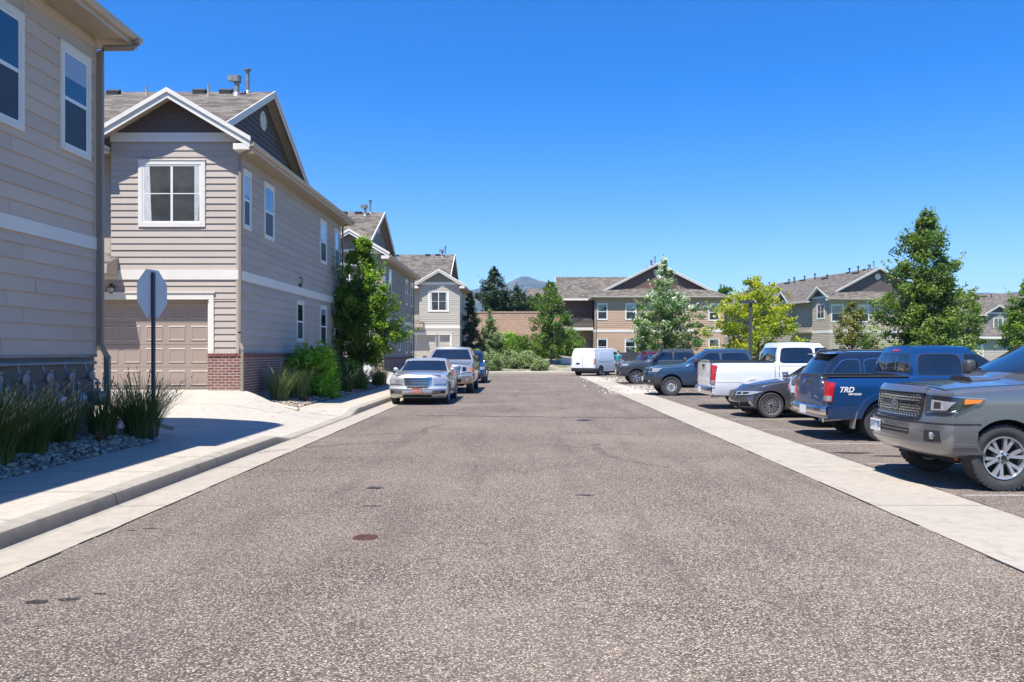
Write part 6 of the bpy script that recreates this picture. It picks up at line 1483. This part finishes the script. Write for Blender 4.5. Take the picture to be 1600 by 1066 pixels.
# ---- white panel van seen from the rear three quarter
def van():
    pt = P_['white']; L_, W_, H_ = 4.9, 1.93, 1.91; F = L_ / 2; Rr = -F
    body = Shell(.30, [(.3, F - .1), (.55, F), (.8, F - .04), (1.0, F - .15), (1.15, F - .3)], [(.3, Rr + .08), (.5, Rr + .02), (1.2, Rr + .04), (1.6, Rr + .12), (H_, Rr + .22)], [(.3, W_ / 2 - .04), (.6, W_ / 2), (1.1, W_ / 2 - .01), (1.5, W_ / 2 - .06), (H_, W_ / 2 - .16)],
                 [(Rr, H_ - .03), (0, H_), (.75, H_ - .03), (1.0, 1.85), (1.25, 1.62), (1.62, 1.22), (1.75, 1.12), (2.2, 1.0), (F, .9)], [(Rr, .985), (0, 1), (F - .5, .97), (F, .93)], bf=.25, br=.07, p=3, r=.09, crown=.03)
    c = Car('white panel van at the far end of the parking bay, seen from its rear corner', 'van', (5.55, 59.4, 0), R(90 - 34), body, None, pt, 'panel_van', ((1.62, -1.5), .335, .225, .215, STEEL), W_, None, arch=.05)
    B = body.Rr; w = W_ / 2
    for s_ in (1, -1):
        q = lambda t_, z_, s_=s_: B(s_ * t_, z_)
        d = c.P('rear_door', pt, q, [(.012, .55), (w - .10, .55), (w - .16, H_ - .14), (.012, H_ - .14)], n=8, m=10, off=.010, th=.02)
        c.P('door_seal', M['under'], q, [(.002, .535), (w - .08, .535), (w - .14, H_ - .12), (.002, H_ - .12)], n=8, m=10, off=.002, th=.008, parent=d)
        c.P('tail_lamp', M['red'], q, [(w - .065, .80), (w + .06, .80), (w + .06, 1.18), (w - .065, 1.18)], n=5, m=5, off=.018, th=.03)
        c.P('lower_cladding', M['plastic'], q, [(0, .31), (w + 1.0, .31), (w + 1.0, .50), (0, .54)], n=34, m=3, off=.02, th=.03)
    for sg in (1, -1):
        f = lambda a, b, sg=sg: body.side(a, b, sg)
        c.P('side_panel', pt, f, [(-1.9, 1.02), (.05, 1.02), (.05, 1.68), (-1.75, 1.68)], n=10, m=6, off=-.0 + .01, th=.02, rnd=9)
        c.P('slide_rail', M['under'], f, [(-1.9, .985), (.3, .985), (.3, .998), (-1.9, .998)], n=8, m=1, off=.004, th=.008)
        d = c.P('door', pt, f, [(.42, .42), (1.30, .42), (1.40, 1.05), (.42, 1.05)], n=8, m=6, off=.008, th=.015); c.P('door_seal', M['under'], f, [(.408, .408), (1.312, .408), (1.412, 1.062), (.408, 1.062)], n=8, m=6, off=.002, th=.006, parent=d)
        c.P('side_window', M['carglass'], f, [(.46, 1.10), (1.42, 1.10), (.98, 1.62), (.46, 1.66)], n=8, m=6, off=.004, th=.01)
        c.flare(1.62, .385, .05, .012, M['plastic']); 
    c.P('windscreen', M['carglass'], lambda a, b: body.T(a, b), [(1.02, -.66), (1.60, -.76), (1.60, .76), (1.02, .66)], n=8, m=10, off=.006, th=.012)
    P0 = B(.35, .82); mb = MB(); mb.box((P0.x - .03, .2, .80), (P0.x - .01, .5, .90)); mb.build('licence_plate', M['under'], c.root)
    for s_ in (1, -1): q = body.F; c.P('headlight', M['clear'], lambda t_, z_, s_=s_: q(s_ * t_, z_), [(.55, .75), (.9, .77), (1.05, .95), (.6, .92)], n=8, m=4, off=.02, th=.03)
van()
# ================================================================== STREET OBJECTS
# stop sign seen from behind
sg = thing('stop_sign', 'grey back of an octagonal stop sign on a dark channel post at the driveway corner', 'stop sign', (-6.32, 14.25, .25), R(79))
mb = MB(); oc = [(.405 / cos(pi / 8) * cos(pi / 8 + k * pi / 4), 0, 2.44 + .405 / cos(pi / 8) * sin(pi / 8 + k * pi / 4)) for k in range(8)]
mb.prism([(p[0], 0, p[2]) for p in oc], (0, .006, 0)); pn = mb.build('sign_panel', M['signback'], sg)
mb = MB(); mb.face([(p[0] * .985, .0068, 2.44 + (p[2] - 2.44) * .985) for p in oc]); mb.build('red_face', plain('sign_red', (.45, .02, .02), .4), pn)
t_ = text('STOP', .30, 'sign_text', M['white'], pn, ext=.0004); t_.rotation_euler = (R(90), 0, pi); t_.location = (0, .0085, 2.33)
mb = MB(); mb.box((-.035, -.012, -.2), (-.028, -.002 - .03, 2.80)); mb.box((.028, -.032, -.2), (.035, -.012, 2.80)); mb.box((-.028, -.036, -.2), (.028, -.03, 2.80)); mb.box((-.05, -.012, -.2), (-.0281, -.006, 2.8)); mb.box((.0281, -.012, -.2), (.05, -.006, 2.8))
for z in (2.2, 2.68): mb.lathe([(-.045, .012), (-.001, .012)], (0, 0, z), 'y', 8)
mb.build('post', M['postgreen'], sg)
# far stop sign by the pale house and a short post
sg = thing('stop_sign', 'small distant stop sign seen nearly edge on before the pale grey house garage', 'stop sign', (-4.75, 47.0, .15), R(-62))
mb = MB(); mb.prism([(p[0] * .9, 0, (p[2] - 2.44) * .9 + 2.15) for p in oc], (0, .006, 0)); mb.build('sign_panel', M['signback'], sg)
mb = MB(); mb.box((-.03, -.035, -.2), (.03, -.003, 2.5)); mb.build('post', M['postgreen'], sg)
sg = thing('post_sign', 'narrow pale sign post beside the sidewalk in front of the third house', 'sign', (-5.9, 46.6, .15), R(-80))
mb = MB(); mb.box((-.15, 0, 1.9), (.15, .006, 2.45)); mb.build('sign_panel', M['signback'], sg); mb = MB(); mb.box((-.02, -.03, -.2), (.02, -.002, 2.4)); mb.build('post', M['galv'], sg)
# gas meters
rail = MB(); rail.tube([(-7.45, 10.2, 1.50), (-7.45, 14.55, 1.50)], .03, 10)
for y in (10.3, 12.4, 14.5): rail.tube([(-7.6, y, 1.50), (-7.45, y, 1.50)], .022, 8)
rail.tube([(-7.45, 10.35, 1.5), (-7.35, 10.3, 1.42), (-7.35, 10.3, 1.2)], .03, 8)
o = rail.build('gas_pipe', M['galv'], smooth=50); tag(recenter(o, (-7.45, 12.4, 1.5)), 'horizontal grey gas pipe running along the base of the near house', 'pipe')
wh_ = ['leftmost', 'second', 'third', 'fourth', 'fifth', 'rightmost']
for i in range(6):
    y = 11.1 + i * .63; z = .78; e = thing('gas_meter', '%s gas meter hanging below the pipe on the near house' % wh_[i], 'gas meter', (-7.28, y, .22), 0, 'gas meters on the near house')
    zz = z - .22; mb = MB()
    mb.box((-.10, -.13, zz), (.08, .13, zz + .24)); mb.lathe([(.0, .12), (.03, .12), (.05, .09)], (.08, 0, zz + .12), 'x', 20); mb.lathe([(zz + .24, .05), (zz + .28, .05)], (-.02, -.08, 0), 'z', 10); mb.lathe([(zz + .24, .05), (zz + .28, .05)], (-.02, .08, 0), 'z', 10)
    b_ = mb.build('meter_body', M['galv'], e, smooth=30)
    mb = MB(); mb.box((.125, -.06, zz + .14), (.135, .06, zz + .20)); mb.build('dial', M['white'], b_)
    mb = MB(); mb.tube([(-.17, -.08, 1.28), (-.12, -.08, 1.1), (-.02, -.08, 1.0), (-.02, -.08, zz + .27)], .02, 8); mb.lathe([(-.05, .07), (-.02, .09), (.02, .09), (.04, .04)], (-.05, -.08, 1.06), 'x', 14); mb.box((-.06, -.12, 1.16), (-.0, -.04, 1.19))
    mb.tube([(-.02, .08, zz + .27), (-.02, .08, .98), (-.12, .16, 1.02), (-.3, .16, 1.02)], .018, 8); mb.lathe([(-.05, .03), (.05, .03)], (-.02, .08, .93), 'y', 8)
    mb.build('meter_pipe', M['galv'], e, smooth=50)
mb = MB(); mb.tube([(-7.3, 13.2, .2), (-7.3, 13.2, .55), (-7.3, 14.1, .58), (-7.3, 14.1, .2)], .03, 8); o = mb.build('pipe_guard', M['galv'], smooth=50); tag(recenter(o, (-7.3, 13.6, .2)), 'short bent grey pipe standing in the rocks below the gas meters', 'pipe')
# lamp post with flat head
lp = thing('street_lamp', 'dark square lamp post with a flat box head rising among the yellow green leaves', 'street lamp', (11.55, 42.0, .1))
mb = MB(); mb.box((-.075, -.075, 0), (.075, .075, 4.05)); mb.build('pole', M['postgreen'], lp); mb = MB(); mb.box((-.52, -.16, 4.02), (.10, .16, 4.17)); hd = mb.build('lamp_head', M['plastic'], lp)
mb = MB(); mb.box((-.48, -.12, 4.0), (-.12, .12, 4.018)); mb.build('lens', M['clear'], hd); mb = MB(); mb.box((-.15, -.15, -.1), (.15, .15, .03)); mb.lathe([(-.1, .3), (.5 - .45, .3)], (0, 0, 0), 'z', 16); mb.build('base', M['concrete_kerb'], lp)
# dark panel fence behind the person
fe = thing('dark_fence', 'dark grey panel enclosure behind the person by the white van', 'fence', (8.2, 62.3, 0))
mb = MB(); mb.box((-1.35, 0, .05), (1.1, .06, 1.62))
for k in range(17): mb.box((-1.34 + k * .15, -.012, .06), (-1.22 + k * .15, -.001, 1.6))
mb.build('panel', M['plastic'], fe)
for k in range(3): mb = MB(); mb.box((-1.4 + k * 1.22, -.03, 0), (-1.32 + k * 1.22, .07, 1.68)); mb.build('post', M['postgreen'], fe)
# electric cabinets near the tree
cb = thing('utility_cabinet', 'small grey utility cabinet between the thin trunked tree and the porch', 'cabinet', (3.9, 71.5, .1)); mb = MB(); mb.box((-.55, -.3, .08), (.55, .3, 1.0)); mb.box((-.58, -.33, 1.0), (.58, .33, 1.05)); mb.build('cabinet', M['signback'], cb)
mb = MB(); mb.box((-.65, -.4, 0), (.65, .4, .08)); mb.build('pad', M['concrete_kerb'], cb)
# porch railing of the orange house, white pickets by the second house
def railing(label, a, b, h, m, z=0, n=None, th=.04):
    a = Vector(a); b = Vector(b); e = thing('railing' if m != 'vinyl' else 'picket_fence', label, 'railing' if m != 'vinyl' else 'fence', tuple(a)); d = b - a; k = n or int(d.length / .14)
    mb = MB(); mb.bar((0, 0, h), tuple(d + Vector((0, 0, h))), th * 1.4, th); mb.bar((0, 0, .12), tuple(d + Vector((0, 0, .12))), th, th); mb.build('rail', M[m], e)
    mb = MB()
    for i in range(k + 1): p = d * (i / k); mb.bar(tuple(p + Vector((0, 0, .0))), tuple(p + Vector((0, 0, h - .02))), th * .7, th * .7, (0, 1, 0))
    mb.build('baluster', M[m], e); return e
railing('dark porch railing in front of the orange house entry', (4.6, 79.5, .1), (7.2, 79.5, .1), 1.15, 'postgreen')
railing('white picket fence behind the street tree beside the second house', (-7.9, 35.6, .3), (-7.9, 44.2, .3), 1.0, 'vinyl', th=.07, n=40)

# person in a teal shirt at the van (skinned figure)
def person(loc, rz):
    e = thing('person', 'person in a teal shirt and dark shorts standing beside the white van', 'person', loc, rz)
    def skin(name, V, E, Rd, mat, sub=2, parent=e, root=0):
        me = bpy.data.meshes.new(name); me.from_pydata(V, E, []); o = bpy.data.objects.new(name, me); COL.objects.link(o)
        md = o.modifiers.new('s', 'SKIN'); md.use_smooth_shade = True
        for i, r_ in enumerate(Rd): me.skin_vertices[0].data[i].radius = (r_, r_) if not isinstance(r_, tuple) else r_; me.skin_vertices[0].data[i].use_root = (i == root)
        ms = o.modifiers.new('u', 'SUBSURF'); ms.levels = sub; ms.render_levels = sub
        dg = bpy.context.evaluated_depsgraph_get(); m2 = bpy.data.meshes.new_from_object(o.evaluated_get(dg)); bpy.data.objects.remove(o); m2.materials.clear(); m2.materials.append(mat); m2.polygons.foreach_set('use_smooth', [True] * len(m2.polygons))
        o = bpy.data.objects.new(name, m2); COL.objects.link(o); o.parent = parent; return o
    V = [(0, 0, .93), (0, .01, 1.08), (0, .02, 1.25), (0, .03, 1.40), (0, .05, 1.49), (0, .07, 1.56), (0, .075, 1.66), (0, .07, 1.73)]; E = [(i, i + 1) for i in range(7)]
    Rd = [(.15, .11), (.13, .10), (.155, .11), (.13, .09), .055, .06, (.078, .095), (.06, .075)]
    def add(pts, rs, frm):
        p = frm
        for q, r_ in zip(pts, rs): V.append(q); Rd.append(r_); E.append((p, len(V) - 1)); p = len(V) - 1
        return p
    for s_ in (-1, 1):
        add([(s_ * .09, 0, .86), (s_ * .11, .02, .68), (s_ * .115, .04, .50), (s_ * .115, .0, .34), (s_ * .12, -.03, .10), (s_ * .12, -.01, .045), (s_ * .13, .13, .035), (s_ * .13, .19, .03)], [.085, .078, .055, .056, .038, .042, .038, .025], 0)
        h = add([(s_ * .16, .03, 1.42), (s_ * .21, .03, 1.36), (s_ * .26, .10, 1.16), (s_ * .22, .30, 1.10), (s_ * .20, .36, 1.10), (s_ * .19, .42, 1.10)], [.065, .055, .042, .032, .026, .030], 3)
        for k, (dx, L_) in enumerate(((-.028, .065), (-.010, .078), (.010, .072), (.026, .055))):
            b0 = V[h]; add([(b0[0] + dx, b0[1] + .03, b0[2]), (b0[0] + dx, b0[1] + .03 + L_ * .55, b0[2] - .008), (b0[0] + dx, b0[1] + .03 + L_, b0[2] - .03)], [.009, .0085, .007], h)
        b0 = V[h - 0]; add([(b0[0] - s_ * .03, b0[1] - .005, b0[2] + .005), (b0[0] - s_ * .05, b0[1] + .03, b0[2])], [.011, .009], h)
    skin('body', V, E, Rd, M['skin'])
    # nose and ears are part of the head, added as small skin pieces on the hair object side
    skin('shirt', [(0, 0, .90), (0, .01, 1.08), (0, .02, 1.25), (0, .03, 1.40), (0, .04, 1.47), (-.17, .03, 1.41), (-.225, .035, 1.33), (-.25, .07, 1.22), (.17, .03, 1.41), (.225, .035, 1.33), (.25, .07, 1.22)], [(0, 1), (1, 2), (2, 3), (3, 4), (3, 5), (5, 6), (6, 7), (3, 8), (8, 9), (9, 10)],
         [(.175, .135), (.155, .125), (.175, .13), (.15, .11), .07, .08, .07, .065, .08, .07, .065], plain('teal_shirt', (.02, .22, .26), .8, var=.12, scale=8))
    skin('shorts', [(0, 0, .94), (-.09, 0, .84), (-.112, .02, .70), (-.115, .03, .56), (.09, 0, .84), (.112, .02, .70), (.115, .03, .56)], [(0, 1), (1, 2), (2, 3), (0, 4), (4, 5), (5, 6)], [(.165, .13), .105, .10, .095, .105, .10, .095], plain('dark_shorts', (.02, .022, .028), .85))
    skin('hair', [(0, .04, 1.68), (0, .05, 1.73), (0, .06, 1.77)], [(0, 1), (1, 2)], [(.082, .085), (.08, .095), .055], plain('dark_hair', (.03, .02, .014), .7))
    for s_ in (-1, 1):
        skin('shoe', [(s_ * .12, -.06, .05), (s_ * .12, .02, .05), (s_ * .13, .16, .04), (s_ * .13, .21, .035)], [(0, 1), (1, 2), (2, 3)], [.05, .055, .048, .035], plain('shoe', (.35, .16, .08), .7))
    return e
person((6.55, 56.6, .0), R(-35))
# ================================================================== HAZE
mb = MB(); mb.box((-5150, -420, -1.2), (5150, 4400, 345)); hz = mb.build('haze', [], None)
hm = bpy.data.materials.new('haze_air'); hm.use_nodes = True; hm.node_tree.nodes.clear()
pv = hm.node_tree.nodes.new('ShaderNodeVolumePrincipled'); ho = hm.node_tree.nodes.new('ShaderNodeOutputMaterial')
pv.inputs['Color'].default_value = (.45, .68, 1, 1); pv.inputs['Density'].default_value = .00018; pv.inputs['Anisotropy'].default_value = .2
hm.node_tree.links.new(pv.outputs[0], ho.inputs['Volume']); hz.data.materials.append(hm); hz['kind'] = 'stuff'; hz['label'] = 'thin bluish air between the street and the mountains'; hz['category'] = 'haze'
